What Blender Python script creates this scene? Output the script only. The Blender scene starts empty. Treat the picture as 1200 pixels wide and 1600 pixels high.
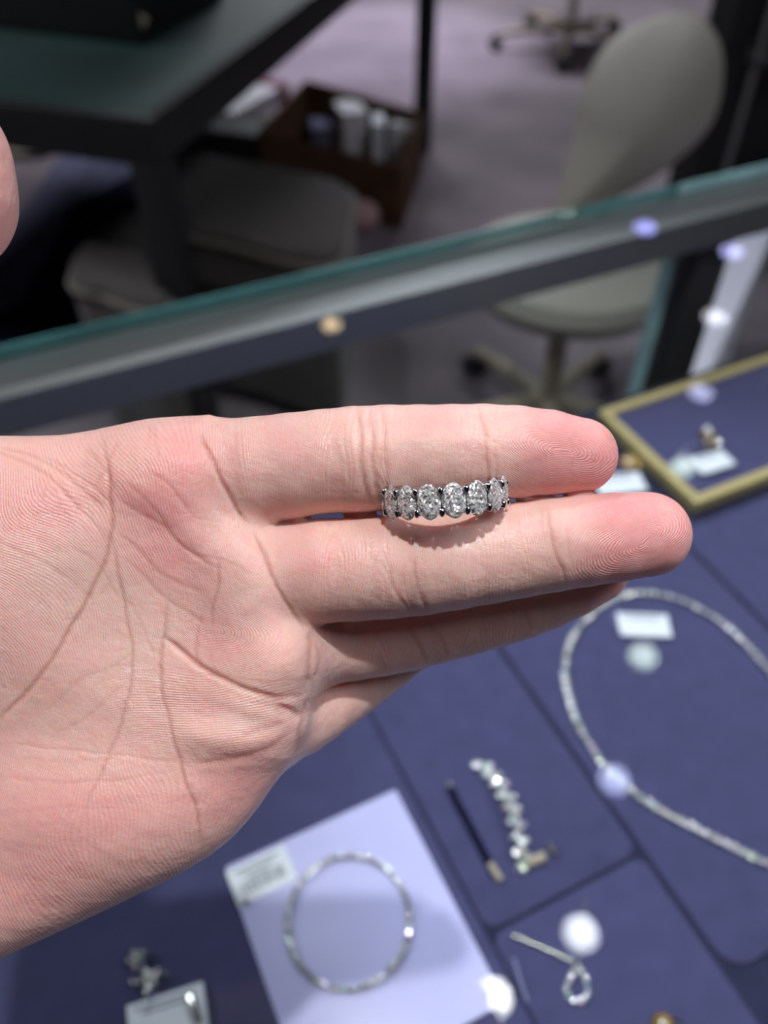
import bpy, bmesh, math, random
import numpy as np
from mathutils import Vector, Matrix
random.seed(7); rng = np.random.default_rng(5)
PI = math.pi
S = bpy.context.scene
C = S.collection

# ------------------------------------------------------------------ camera
FP = 1300.0                                   # focal length in pixels of the 1200x1600 frame
TH = math.atan(1300 / 1284.0)                 # looking down 45 degrees
CT, ST = math.cos(TH), math.sin(TH)
EYE = 0.29                                    # camera height over the counter glass (z = 0)
cam_d = bpy.data.cameras.new('camera'); cam = bpy.data.objects.new('camera', cam_d); C.objects.link(cam)
cam.location = (0, 0, EYE); cam.rotation_euler = (PI / 2 - TH, 0, 0)
cam_d.sensor_fit = 'VERTICAL'; cam_d.sensor_height = 36; cam_d.lens = 36 * FP / 1600
cam_d.clip_start = 0.01; cam_d.clip_end = 50
cam_d.dof.use_dof = True; cam_d.dof.focus_distance = 0.146; cam_d.dof.aperture_fstop = 10.4
S.camera = cam
S.view_settings.view_transform = 'Standard'; S.view_settings.look = 'None'
S.view_settings.gamma = 1; S.view_settings.use_curve_mapping = False
S.view_settings.exposure = 0.0
S.cycles.use_denoising = True
S.cycles.max_bounces = 10; S.cycles.transparent_max_bounces = 24
S.cycles.sample_clamp_indirect = 6
# ------------------------------------------------------------------ light
W = bpy.data.worlds.new('world'); S.world = W; W.use_nodes = True
W.node_tree.nodes['Background'].inputs[0].default_value = (.75, .78, 1, 1)
W.node_tree.nodes['Background'].inputs[1].default_value = 0.3
CEIL = 1.87
HAND_AT = Vector((0, .10, .19))
# ceiling spotlights: (x, y), tint, lens glow, beam watts, aim point, radius
KEY = ((.165, .015), (1, .98, .97), 30, 82, (.0, .12, .15), .034)
LAMPS = [KEY,
  ((.246, .538), (1, .99, .95), 24, .3, (.1, .25, -.12), .042),
  ((.466, .674), (.93, .95, 1), 15, .2, (.12, .22, -.12), .042),
  ((.62, 1.06), (.72, .76, 1), 9, .1, (.3, .3, -.12), .042),
  ((.785, 1.46), (.9, 1, .93), 8, .1, (.5, .5, -.12), .044),
  ((1.12, 2.31), (.9, 1, .93), 8, .2, (.62, 1.35, -.5), .044),
  ((1.31, 2.77), (.8, .8, 1), 8, .2, (1.0, 2.0, -.95), .048),
  ((1.53, 3.34), (.95, .95, 1), 8, .3, (1.5, 3.3, -.95), .052),
  ((1.79, 3.96), (.7, .7, 1), 7, .3, (1.5, 3.3, -.95), .056),
  ((1.40, 4.22), (.55, .55, 1), 8, .3, (1.0, 3.4, -.95), .056),
  ((.99, 4.42), (.85, 1, .9), 7, .3, (.6, 2.3, -.6), .056),
  ((-.24, 3.28), (1, .86, .6), 9, .3, (-.1, 3.0, -.95), .042),
  ((-.50, 1.10), (.84, .86, 1), 10, 128, (.26, .21, -.12), .03),  # added lamp, unseen, brightens the suede boards
  ((-.10, 4.95), (.74, .70, 1), 10, 300, (-.05, 4.35, -.95), .04),
  ((-.70, 1.40), (.92, .90, 1), 10, 95, (.85, 1.9, -.6), .04),  # added lamp, unseen, brightens the grey chair and the floor
]
SPREAD = {12: (17, .6), 13: (38, .9), 14: (44, .8)}

# ------------------------------------------------------------------ helpers
def srgb(r, g, b):
    f = lambda c: (c / 255 / 12.92) if c / 255 <= .04045 else ((c / 255 + .055) / 1.055) ** 2.4
    return (f(r), f(g), f(b), 1)
def mat(name, col, rough=.5, metal=0, spec=.5, emis=None, es=0, sheen=0):
    m = bpy.data.materials.new(name); m.use_nodes = True
    b = m.node_tree.nodes['Principled BSDF']
    b.inputs['Base Color'].default_value = col; b.inputs['Roughness'].default_value = rough
    b.inputs['Metallic'].default_value = metal; b.inputs['Specular IOR Level'].default_value = spec
    if sheen: b.inputs['Sheen Weight'].default_value = sheen
    if emis: b.inputs['Emission Color'].default_value = emis; b.inputs['Emission Strength'].default_value = es
    return m
def grain(m, scale, amount, bump=0, dist=.0005, detail=4, stretch=None):
    """multiply the base colour by soft procedural noise, and add a little relief"""
    nt = m.node_tree; N = nt.nodes; L = nt.links; b = N['Principled BSDF']
    tc = N.new('ShaderNodeTexCoord'); mp = N.new('ShaderNodeMapping'); n = N.new('ShaderNodeTexNoise')
    if stretch: mp.inputs['Scale'].default_value = stretch
    L.new(tc.outputs['Object'], mp.inputs[0]); L.new(mp.outputs[0], n.inputs['Vector'])
    n.inputs['Scale'].default_value = scale; n.inputs['Detail'].default_value = detail
    r = N.new('ShaderNodeMapRange'); r.inputs[3].default_value = 1 - amount; r.inputs[4].default_value = 1 + amount
    r.inputs[1].default_value = .3; r.inputs[2].default_value = .7
    L.new(n.outputs[0], r.inputs[0])
    v = N.new('ShaderNodeVectorMath'); v.operation = 'SCALE'; v.inputs[0].default_value = b.inputs['Base Color'].default_value[:3]
    L.new(r.outputs[0], v.inputs['Scale']); L.new(v.outputs[0], b.inputs['Base Color'])
    if bump:
        bp = N.new('ShaderNodeBump'); bp.inputs['Strength'].default_value = bump; bp.inputs['Distance'].default_value = dist
        L.new(n.outputs[0], bp.inputs['Height']); L.new(bp.outputs[0], b.inputs['Normal'])
    return m
def ray(u, v):
    x, y = (u - 600) / FP, (800 - v) / FP
    return Vector((x, CT + y * ST, -ST + y * CT))
def at_z(u, v, z):                            # the point a sight line meets at height z
    r = ray(u, v); t = (z - EYE) / r.z
    return Vector((r.x * t, r.y * t, z))
def at_y(u, v, y):
    r = ray(u, v); t = y / r.y
    return Vector((r.x * t, y, EYE + r.z * t))
CA = math.radians(25.7)                       # the counter's direction
AV = Vector((math.cos(CA), math.sin(CA), 0)); BV = Vector((-math.sin(CA), math.cos(CA), 0))
def P(a, b, z=0): return AV * a + BV * b + Vector((0, 0, z))     # counter frame, metres

class MB:
    def __init__(s): s.bm = bmesh.new()
    def box(s, c, size, rot=0, bev=0, M=None):
        g = bmesh.ops.create_cube(s.bm, size=1)['verts']
        bmesh.ops.scale(s.bm, vec=size, verts=g)
        if bev:
            e = list({e for v in g for e in v.link_edges})
            r = bmesh.ops.bevel(s.bm, geom=e, offset=bev, segments=3, affect='EDGES', profile=.5)
            g = list({v for f in r['faces'] for v in f.verts} | {v for v in g if v.is_valid})
        bmesh.ops.transform(s.bm, matrix=M if M is not None else Matrix.Translation(c) @ Matrix.Rotation(rot, 4, 'Z'), verts=g)
        return s
    def prism(s, pts, z0, z1, bev=0):
        a = [s.bm.verts.new((p[0], p[1], z0)) for p in pts]; b = [s.bm.verts.new((p[0], p[1], z1)) for p in pts]
        n = len(pts); s.bm.faces.new(a[::-1]); top = s.bm.faces.new(b)
        for i in range(n): s.bm.faces.new((a[i], a[(i + 1) % n], b[(i + 1) % n], b[i]))
        if bev: bmesh.ops.bevel(s.bm, geom=list(top.edges), offset=bev, segments=2, affect='EDGES', profile=.5)
        bmesh.ops.recalc_face_normals(s.bm, faces=s.bm.faces)
        return s
    def tube(s, pts, r, n=10, closed=False, cap=True):
        pts = [Vector(p) for p in pts]; k = len(pts); rs = r if isinstance(r, (list, tuple)) else [r] * k
        rings = []; up = None
        for i, p in enumerate(pts):
            a = pts[(i - 1) % k] if closed or i else p; b = pts[(i + 1) % k] if closed or i < k - 1 else p
            t = (b - a).normalized()
            if up is None: up = t.orthogonal().normalized()
            up = (up - t * up.dot(t)).normalized(); w = t.cross(up)
            rings.append([s.bm.verts.new(p + (up * math.cos(2 * PI * j / n) + w * math.sin(2 * PI * j / n)) * rs[i]) for j in range(n)])
        for i in range(k if closed else k - 1):
            A_, B_ = rings[i], rings[(i + 1) % k]
            for j in range(n): s.bm.faces.new((A_[j], A_[(j + 1) % n], B_[(j + 1) % n], B_[j]))
        if cap and not closed: s.bm.faces.new(rings[0][::-1]); s.bm.faces.new(rings[-1])
        return s
    def lathe(s, prof, n=32, c=(0, 0, 0), sx=1, sy=1):
        rings = []
        for r, z in prof:
            if r < 1e-9: rings.append([s.bm.verts.new((c[0], c[1], c[2] + z))])
            else: rings.append([s.bm.verts.new((c[0] + r * sx * math.cos(2 * PI * j / n), c[1] + r * sy * math.sin(2 * PI * j / n), c[2] + z)) for j in range(n)])
        for A_, B_ in zip(rings, rings[1:]):
            for j in range(n):
                q = [A_[j % len(A_)], A_[(j + 1) % n % len(A_)], B_[(j + 1) % n % len(B_)], B_[j % len(B_)]]
                u = []; [u.append(x) for x in q if x not in u]
                if len(u) > 2:
                    try: s.bm.faces.new(u)
                    except ValueError: pass
        return s
    def ball(s, c, r, seg=10, sc=(1, 1, 1)):
        g = bmesh.ops.create_uvsphere(s.bm, u_segments=seg, v_segments=max(6, seg // 2), radius=r)['verts']
        bmesh.ops.scale(s.bm, vec=sc, verts=g); bmesh.ops.translate(s.bm, vec=Vector(c), verts=g); return s
    def mesh(s, name, m, smooth=True):
        bmesh.ops.recalc_face_normals(s.bm, faces=s.bm.faces)
        me = bpy.data.meshes.new(name); s.bm.to_mesh(me); s.bm.free(); me.materials.append(m)
        if smooth: me.shade_smooth(); 
        if smooth == 'auto': me.set_sharp_from_angle(angle=math.radians(40))
        return me
    def build(s, name, m, parent=None, smooth='auto'):
        return link(name, s.mesh(name, m, smooth), parent)
def link(name, me, parent=None, M=None):
    o = bpy.data.objects.new(name, me); C.objects.link(o)
    if parent:
        o.parent = parent
        if M is None: o.matrix_parent_inverse = parent.matrix_basis.inverted()
    if M is not None: o.matrix_basis = M
    return o
def empty(name, M):
    o = bpy.data.objects.new(name, None); C.objects.link(o); o.empty_display_size = .01
    o.matrix_basis = M if isinstance(M, Matrix) else Matrix.Translation(M); return o
def tag(o, label=None, cat=None, group=None, kind=None):
    for k, v in (('label', label), ('category', cat), ('group', group), ('kind', kind)):
        if v: o[k] = v
    return o
def rrect(a0, a1, b0, b1, r, n=6):
    out = []
    for cx, cy, t0 in ((a1 - r, b1 - r, 0), (a0 + r, b1 - r, 90), (a0 + r, b0 + r, 180), (a1 - r, b0 + r, 270)):
        for i in range(n + 1):
            t = math.radians(t0 + 90 * i / n); out.append(P(cx + r * math.cos(t), cy + r * math.sin(t)))
    return out
def crom(pts, n, closed):
    """points spaced along a smooth curve through pts"""
    pts = [Vector(p) for p in pts]; k = len(pts); out = []
    for i in range(k if closed else k - 1):
        g = lambda j: pts[j % k] if closed else pts[min(max(j, 0), k - 1)]
        a, b, c, d = g(i - 1), g(i), g(i + 1), g(i + 2)
        for q in range(24):
            t = q / 24
            out.append(.5 * ((2 * b) + (c - a) * t + (2 * a - 5 * b + 4 * c - d) * t * t + (3 * b - a - 3 * c + d) * t ** 3))
    if not closed: out.append(pts[-1])
    else: out.append(out[0])
    L = [0]
    for a, b in zip(out, out[1:]): L.append(L[-1] + (b - a).length)
    tot = L[-1]; m = n if isinstance(n, int) else max(2, round(tot / n)); res = []; j = 0
    for i in range(m if closed else m + 1):
        s = tot * i / m
        while j < len(L) - 2 and L[j + 1] < s: j += 1
        f = (s - L[j]) / max(1e-9, L[j + 1] - L[j]); res.append(out[j].lerp(out[j + 1], min(1, f)))
    return res

# ------------------------------------------------------------------ materials
M = {}
M['ceiling'] = grain(mat('ceiling_paint', srgb(120, 118, 122), .9), 3, .15)
M['wall'] = grain(mat('wall_paint', srgb(70, 66, 68), .8), 2, .2)
M['carpet'] = grain(mat('carpet', srgb(132, 122, 128), .95, spec=.1), 3, .22, .3, .004, 8)
M['navy_carpet'] = grain(mat('navy_carpet', srgb(24, 26, 48), .95, spec=.1), 40, .3)
M['pale_carpet'] = grain(mat('pale_carpet', srgb(98, 98, 122), .95, spec=.1), 20, .2)
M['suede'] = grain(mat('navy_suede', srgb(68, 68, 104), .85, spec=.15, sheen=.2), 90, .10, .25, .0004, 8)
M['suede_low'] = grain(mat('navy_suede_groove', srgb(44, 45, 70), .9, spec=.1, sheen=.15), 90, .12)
M['slot'] = mat('slot_lining', srgb(14, 16, 36), .95, spec=.05)
M['gold'] = grain(mat('brushed_brass', srgb(202, 184, 128), .45, .25), 60, .12, 0, stretch=(1, 20, 1))
M['rail'] = grain(mat('brushed_steel', srgb(138, 138, 140), .38, .75), 40, .10, .05, .0003, 4, (.4, 30, 30))
M['dark_metal'] = grain(mat('dark_metal', srgb(54, 53, 56), .45, .3), 12, .2)
M['black'] = grain(mat('black_laminate', srgb(12, 12, 15), .6), 8, .25)
M['greentop'] = grain(mat('green_desk_mat', srgb(24, 48, 46), .6), 5, .25)
M['uphol'] = grain(mat('grey_upholstery', srgb(66, 62, 60), .9, spec=.15, sheen=.2), 60, .2, .4, .001)
M['piping'] = mat('piping', srgb(100, 94, 88), .8)
M['shell'] = grain(mat('grey_chair_shell', srgb(146, 143, 134), .5, spec=.35), 200, .04)
M['cream'] = mat('cream_plastic', srgb(168, 156, 136), .5)
M['rubber'] = mat('dark_rubber', srgb(22, 22, 24), .7)
M['cardboard'] = grain(mat('brown_board', srgb(92, 66, 48), .85, spec=.2), 12, .2)
M['paper'] = grain(mat('white_paper', srgb(215, 212, 218), .7), 30, .05)
M['tagcard'] = grain(mat('tag_card', srgb(228, 232, 240), .55), 60, .03)
M['ink'] = mat('grey_print', srgb(95, 100, 112), .7)
M['pink'] = mat('crimson_card', srgb(110, 24, 48), .6)
M['pinkbag'] = mat('pink_paper', srgb(190, 150, 152), .7)
M['lav'] = grain(mat('lavender_card', srgb(196, 194, 238), .35, spec=.5), 20, .04)  # lavender plastic, with the cool bluish light partly put into its colour
M['white_panel'] = grain(mat('white_panel', srgb(232, 228, 245), .4), 10, .03)
M['platinum'] = mat('polished_platinum', srgb(190, 190, 198), .12, 1)
M['silver'] = mat('silver_wire', srgb(205, 202, 200), .22, 1)
M['yellowgold'] = mat('yellow_gold', srgb(222, 178, 96), .2, 1)
M['thread'] = mat('clear_thread', srgb(150, 150, 190), .3)
M['nail'] = mat('fingernail', srgb(232, 190, 178), .28, spec=.5)

def glass(name, tint):                       # thin clear glass: Fresnel mirror over tinted see-through
    m = bpy.data.materials.new(name); m.use_nodes = True; nt = m.node_tree; N = nt.nodes; L = nt.links
    N.remove(N['Principled BSDF']); out = N['Material Output']
    lw = N.new('ShaderNodeLayerWeight'); lw.inputs[0].default_value = .5
    p = N.new('ShaderNodeMath'); p.operation = 'POWER'; p.inputs[1].default_value = 5; L.new(lw.outputs['Facing'], p.inputs[0])
    r = N.new('ShaderNodeMapRange'); r.inputs[3].default_value = .042; r.inputs[4].default_value = 1; L.new(p.outputs[0], r.inputs[0])
    t = N.new('ShaderNodeBsdfTransparent'); t.inputs[0].default_value = tint
    g = N.new('ShaderNodeBsdfGlossy'); g.inputs['Roughness'].default_value = 0
    mx = N.new('ShaderNodeMixShader'); L.new(r.outputs[0], mx.inputs[0]); L.new(t.outputs[0], mx.inputs[1]); L.new(g.outputs[0], mx.inputs[2])
    L.new(mx.outputs[0], out.inputs[0]); return m
M['glass'] = glass('counter_glass', (.965, .985, .98, 1))
M['glass_edge'] = grain(mat('teal_glass_edge', srgb(88, 146, 148), .2, spec=.8), 12, .35, 0, stretch=(1, 1, 1))
def gem(name, c, rough, scale, scatter, metal, rainbow):
    """cut stone seen face on: many small facets at uneven tilts, mirroring the room, with glitter and rainbow fire also painted in"""
    m = bpy.data.materials.new(name); m.use_nodes = True; nt = m.node_tree; N = nt.nodes; L = nt.links
    b = N['Principled BSDF']; b.inputs['Metallic'].default_value = metal; b.inputs['Roughness'].default_value = rough
    tc = N.new('ShaderNodeTexCoord'); vo = N.new('ShaderNodeTexVoronoi'); vo.inputs['Scale'].default_value = scale
    oi = N.new('ShaderNodeObjectInfo'); s0 = N.new('ShaderNodeMath'); s0.operation = 'MULTIPLY'; s0.inputs[1].default_value = 50 / scale; L.new(oi.outputs['Random'], s0.inputs[0])
    ad = N.new('ShaderNodeVectorMath'); ad.operation = 'ADD'; L.new(tc.outputs['Object'], ad.inputs[0]); L.new(s0.outputs[0], ad.inputs[1]); L.new(ad.outputs[0], vo.inputs[0])
    sb = N.new('ShaderNodeVectorMath'); sb.operation = 'SUBTRACT'; sb.inputs[1].default_value = (.5, .5, .5); L.new(vo.outputs['Color'], sb.inputs[0])
    sc = N.new('ShaderNodeVectorMath'); sc.operation = 'SCALE'; sc.inputs['Scale'].default_value = scatter; L.new(sb.outputs[0], sc.inputs[0])
    ge = N.new('ShaderNodeNewGeometry'); a2 = N.new('ShaderNodeVectorMath'); a2.operation = 'ADD'; L.new(ge.outputs['Normal'], a2.inputs[0]); L.new(sc.outputs[0], a2.inputs[1])
    nn = N.new('ShaderNodeVectorMath'); nn.operation = 'NORMALIZE'; L.new(a2.outputs[0], nn.inputs[0]); L.new(nn.outputs[0], b.inputs['Normal'])
    sp = N.new('ShaderNodeSeparateColor'); L.new(vo.outputs['Color'], sp.inputs[0])
    hs = N.new('ShaderNodeHueSaturation'); hs.inputs['Color'].default_value = (.95, .3, .25, 1); L.new(sp.outputs[0], hs.inputs['Hue'])
    pw = N.new('ShaderNodeMath'); pw.operation = 'POWER'; pw.inputs[1].default_value = 3; L.new(sp.outputs[1], pw.inputs[0])
    ml = N.new('ShaderNodeMath'); ml.operation = 'MULTIPLY'; ml.inputs[1].default_value = rainbow; L.new(pw.outputs[0], ml.inputs[0])
    br = N.new('ShaderNodeMapRange'); br.inputs[3].default_value = .46; L.new(sp.outputs[2], br.inputs[0])  # bright and dim facets: sparkle painted into the base colour
    v = N.new('ShaderNodeVectorMath'); v.operation = 'SCALE'; v.inputs[0].default_value = c[:3]; L.new(br.outputs[0], v.inputs['Scale'])
    mx = N.new('ShaderNodeMix'); mx.data_type = 'RGBA'; L.new(ml.outputs[0], mx.inputs[0]); L.new(v.outputs[0], mx.inputs[6]); L.new(hs.outputs[0], mx.inputs[7]); L.new(mx.outputs[2], b.inputs['Base Color'])
    return m
M['diamond'] = gem('diamond', (1, 1, 1, 1), .11, 2.6, .85, .45, .22)
M['melee'] = gem('small_diamonds', (1, 1, 1, 1), .2, 420, 1.15, .5, .5)

# ------------------------------------------------------------------ room
FL = -.95
def structure(o): o['kind'] = 'structure'; return o
def slab(name, x0, x1, y0, y1, z0, z1, m):
    return structure(MB().box(((x0 + x1) / 2, (y0 + y1) / 2, (z0 + z1) / 2), (x1 - x0, y1 - y0, z1 - z0)).build(name, m))
slab('floor', -4, 4.5, -2, 6.5, FL - .1, FL, M['carpet'])
slab('ceiling', -4, 4.5, -2, 6.5, CEIL + .06, CEIL + .16, M['ceiling'])
slab('wall_back', -4, 4.5, 6.5, 6.6, FL, CEIL + .06, M['wall'])
slab('wall_front', -4, 4.5, -2.1, -2, FL, CEIL + .06, M['wall'])
slab('wall_left', -4.1, -4, -2, 6.5, FL, CEIL + .06, M['wall'])
slab('wall_right', 4.5, 4.6, -2, 6.5, FL, CEIL + .06, M['wall'])

# ------------------------------------------------------------------ ceiling spotlights
LAMP_WORDS = ['near the counter front, aimed at the hand', 'above the lavender card, cool white', 'above the drop pendant, bluish white', 'above the diamond necklace, blue tinted',
  'above the loop of the necklace, pale green white', 'over the brass rimmed tray, greenish white', 'over the tray corner, lilac tinted', 'over the white panel, neutral white',
  'over the white panel, deeper blue', 'over the steel rail, violet blue', 'over the grey swivel chair, pale green', 'over the black desk, warm yellow', 'added out of view left of the counter, narrow beam on the suede boards', 'at the back of the shop, lighting a patch of carpet', 'added out of view over the stools to brighten the grey chair']
housing = MB().lathe([(0, .03), (.055, .03), (.055, -.030), (.050, -.031), (.047, -.03), (0, -.03)], 32).mesh('housing', M['dark_metal'], 'auto')
stem = MB().tube([(0, 0, .03), (0, 0, .09)], .008).mesh('stem', M['dark_metal'], 'auto')
for i, ((x, y), tint, glow, watts, aim, rad) in enumerate(LAMPS):
    t = empty('ceiling_spotlight', Matrix.Translation((x, y, CEIL - .03)))
    tag(t, 'round ceiling spotlight ' + LAMP_WORDS[i], 'ceiling light', 'ceiling spotlights')
    s = rad / .044
    link('housing', housing, t, Matrix.Diagonal((s, s, 1, 1))); link('stem', stem, t, Matrix.Identity(4))
    e0 = mat('lamp_lens', (*tint, 1), .4, emis=(tint[0] ** 2, tint[1] ** 2, tint[2] ** 1.5, 1), es=glow * .3)
    link('lens', MB().lathe([(0, 0), (rad, 0)], 32).mesh('lens', e0), t, Matrix.Translation((0, 0, -.034)))
    e1 = mat('lamp_diode', (*tint, 1), .4, emis=(*tint, 1), es=glow)
    mb = MB()
    for k, (q, n) in enumerate(((0, 1), (.42, 6), (.82, 12))):
        for j in range(n):
            an = 2 * PI * j / n + k * .2
            mb.ball((rad * q * math.cos(an), rad * q * math.sin(an), 0), rad * .15, 8, (1, 1, .4))
    link('diode', mb.mesh('diode', e1), t, Matrix.Translation((0, 0, -.038)))
    ld = bpy.data.lights.new('beam', 'SPOT'); ld.energy = watts; ld.color = tint; ld.shadow_soft_size = rad * .75
    ld.spot_size = math.radians(SPREAD.get(i, (70, .6))[0]); ld.spot_blend = SPREAD.get(i, (70, .6))[1]
    lo = bpy.data.objects.new('beam', ld); C.objects.link(lo)
    src = Vector((x, y, CEIL - .09)); lo.location = src
    lo.rotation_euler = (Vector(aim) - src).to_track_quat('-Z', 'Y').to_euler()
# broad unseen panels added under the ceiling as fill light
for i, (x, y, sx, sy, w, nm) in enumerate(((-2.3, 1.2, .6, 1.2, 45, 'left of the counter'), (1.5, .1, .6, 1.2, 22, 'right of the counter'), (.2, 5.2, 1.6, .5, 85, 'at the back of the shop'))):
    t = empty('added_fill_panel', Matrix.Translation((x, y, CEIL + .03)))
    tag(t, 'added flat rectangular fill light panel ' + nm, 'ceiling light', 'added fill light panels')
    mb = MB()
    for cx, cy, a, b in ((0, sy / 2 + .02, sx + .08, .04), (0, -sy / 2 - .02, sx + .08, .04), (sx / 2 + .02, 0, .04, sy), (-sx / 2 - .02, 0, .04, sy)):
        mb.box((cx, cy, 0), (a, b, .04))
    link('frame', mb.mesh('frame', M['dark_metal'], 'auto'), t, Matrix.Identity(4))
    link('diffuser', MB().box((0, 0, .005), (sx, sy, .01)).mesh('diffuser', mat('diffuser', (1, 1, 1, 1), .5, emis=(.86, .9, 1, 1), es=2.5)), t, Matrix.Identity(4))
    ld = bpy.data.lights.new('fill_light', 'AREA'); ld.shape = 'RECTANGLE'; ld.size = sx; ld.size_y = sy; ld.energy = w; ld.color = (.9, .93, 1)
    lo = bpy.data.objects.new('fill_light', ld); C.objects.link(lo); lo.location = (x, y, CEIL - .01)
# ------------------------------------------------------------------ the display counter
TZ = -.12                                     # level of the suede display board
case = empty('display_counter', P(.2, .2, 0))
tag(case, 'glass topped jewellery counter with a steel rear rail and navy suede inside', 'display counter')
BE = .488
def cbox(name, a0, a1, b0, b1, z0, z1, m, par=case, bev=0, smooth='auto'):
    Mx = Matrix.Translation(P((a0 + a1) / 2, (b0 + b1) / 2, (z0 + z1) / 2)) @ Matrix.Rotation(CA, 4, 'Z')
    return MB().box(None, (a1 - a0, b1 - b0, z1 - z0), bev=bev, M=Mx).build(name, m, par, smooth)
cbox('glass_top', -.75, 1.15, -.16, BE - .0005, -.008, 0, M['glass'])
cbox('glass_edge', -.75, .497, BE - .0005, BE + .0005, -.008, 0, M['glass_edge'])
M['edge2'] = grain(mat('pale_glass_edge', srgb(150, 190, 196), .15, spec=.9), 14, .4)
cbox('glass_edge', .499, 1.15, BE - .0005, BE + .0005, -.008, 0, M['edge2'])
# steel rail under the rear edge: a flat top strip, a rounded lip and a face
pr = [(-.0085, 0), (-.0085, .030), (-.013, .034), (-.040, .034), (-.042, .032), (-.042, 0)]
mb = MB(); ends = []
for a in (-.75, 1.15):
    ends.append([mb.bm.verts.new(P(a, BE - .002 - q, z)) for z, q in pr])
for i in range(len(pr)):
    mb.bm.faces.new((ends[0][i], ends[0][(i + 1) % 6], ends[1][(i + 1) % 6], ends[1][i]))
mb.bm.faces.new(ends[0]); mb.bm.faces.new(ends[1][::-1])
mb.build('rear_rail', M['rail'], case, smooth=False)
cbox('rear_glass', -.75, .4955, BE - .012, BE - .007, -.46, -.042, M['glass'])
cbox('rear_glass', .4985, 1.15, BE - .012, BE - .007, -.46, -.042, M['glass'])
cbox('glass_joint', .4958, .4982, BE - .018, BE - .004, -.46, -.042, M['edge2'])
cbox('post', .510, .545, BE - .03, BE - .004, -.46, -.042, M['dark_metal'], bev=.001)
cbox('base_cabinet', -.75, 1.15, -.16, .405, FL, TZ - .006, M['black'], bev=.002)
cbox('base_plinth', -.75, 1.15, .405, BE, FL, -.46, M['black'], bev=.002)
cbox('side_glass', -.754, -.75, -.16, BE, -.46, -.008, M['glass'])
cbox('side_glass', 1.15, 1.154, -.16, BE, -.46, -.008, M['glass'])
cbox('front_glass', -.75, 1.15, -.165, -.16, -.3, -.008, M['glass'])

# suede boards lying in the counter
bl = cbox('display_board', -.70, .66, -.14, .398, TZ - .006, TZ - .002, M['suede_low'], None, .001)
tag(bl, 'wide navy suede base board lining the counter', 'display board')
def board(a0, a1, b0, b1, r, label, z=TZ):
    o = MB().prism(rrect(a0, a1, b0, b1, r), TZ - .002, z, .0006).build('display_board', M['suede'])
    return tag(o, label, 'display board', 'navy suede insert boards')
board(.190, .342, .036, .262, .012, 'navy suede insert board with rounded corners under the long necklace')
board(.346, .66, -.12, .262, .012, 'navy suede insert board at the right end beyond the necklace')
board(.101, .1865, .0985, .262, .006, 'navy suede insert board that holds the slotted diamond bangle')
board(.101, .1865, -.03, .096, .006, 'navy suede insert board under the teardrop pendant')
board(-.11, .099, -.08, .262, .008, 'navy suede insert board under the lavender card')
board(-.45, -.114, -.08, .262, .008, 'navy suede insert board left of the lavender card')
board(-.45, .35, .266, .39, .008, 'navy suede insert board along the rear of the counter')

# brass rimmed tray at the right rear
tr = empty('jewellery_tray', P(.44, .325, TZ)); tag(tr, 'navy suede tray with a brushed brass rim at the right rear of the counter', 'tray')
TT = TZ + .012
a0, a1, b0, b1 = .366, .556, .270, .3815
cbox('tray_bed', a0 + .003, a1 - .003, b0 + .003, b1 - .003, TZ, TT - .003, M['suede'], tr)
for q in ((a0, a1, b0, b0 + .0065), (a0, a1, b1 - .0065, b1)): cbox('rim', *q, TZ, TT, M['gold'], tr, .0008)
for q in ((a0, a0 + .0065, b0 + .0065, b1 - .0065), (a1 - .0065, a1, b0 + .0065, b1 - .0065)): cbox('rim', *q, TZ, TT, M['gold'], tr, .0008)

# ---- cut stones
def cut_mesh(name, r, m, n=8, sx=1, sy=1, jit=.08):
    """round brilliant: table, crown stars, girdle, pavilion, with slightly uneven facets"""
    bm = bmesh.new(); R = random.Random(3)
    j = lambda q=1: 1 + R.uniform(-jit, jit) * q
    tb = [bm.verts.new((.55 * r * sx * math.cos(2 * PI * i / n), .55 * r * sy * math.sin(2 * PI * i / n), .30 * r * j())) for i in range(n)]
    md = [bm.verts.new((.8 * r * sx * math.cos(2 * PI * (i + .5) / n), .8 * r * sy * math.sin(2 * PI * (i + .5) / n), .17 * r * j())) for i in range(n)]
    gd = [bm.verts.new((r * sx * math.cos(PI * i / n), r * sy * math.sin(PI * i / n), 0)) for i in range(2 * n)]
    cu = bm.verts.new((0, 0, -.75 * r)); ct = bm.verts.new((0, 0, .27 * r))
    for i in range(n):
        k = (i + 1) % n; bm.faces.new((tb[i], tb[k], ct)); bm.faces.new((tb[i], md[i], tb[k]))
        bm.faces.new((md[i], tb[i], gd[2 * i])); bm.faces.new((md[i], gd[2 * i], gd[2 * i + 1])); bm.faces.new((md[i], gd[2 * i + 1], gd[(2 * i + 2) % (2 * n)]))
        bm.faces.new((md[i], gd[(2 * i + 2) % (2 * n)], tb[k]))
    for i in range(2 * n): bm.faces.new((gd[i], cu, gd[(i + 1) % (2 * n)]))
    bmesh.ops.recalc_face_normals(bm, faces=bm.faces)
    me = bpy.data.meshes.new(name); bm.to_mesh(me); bm.free(); me.materials.append(m); return me
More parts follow.
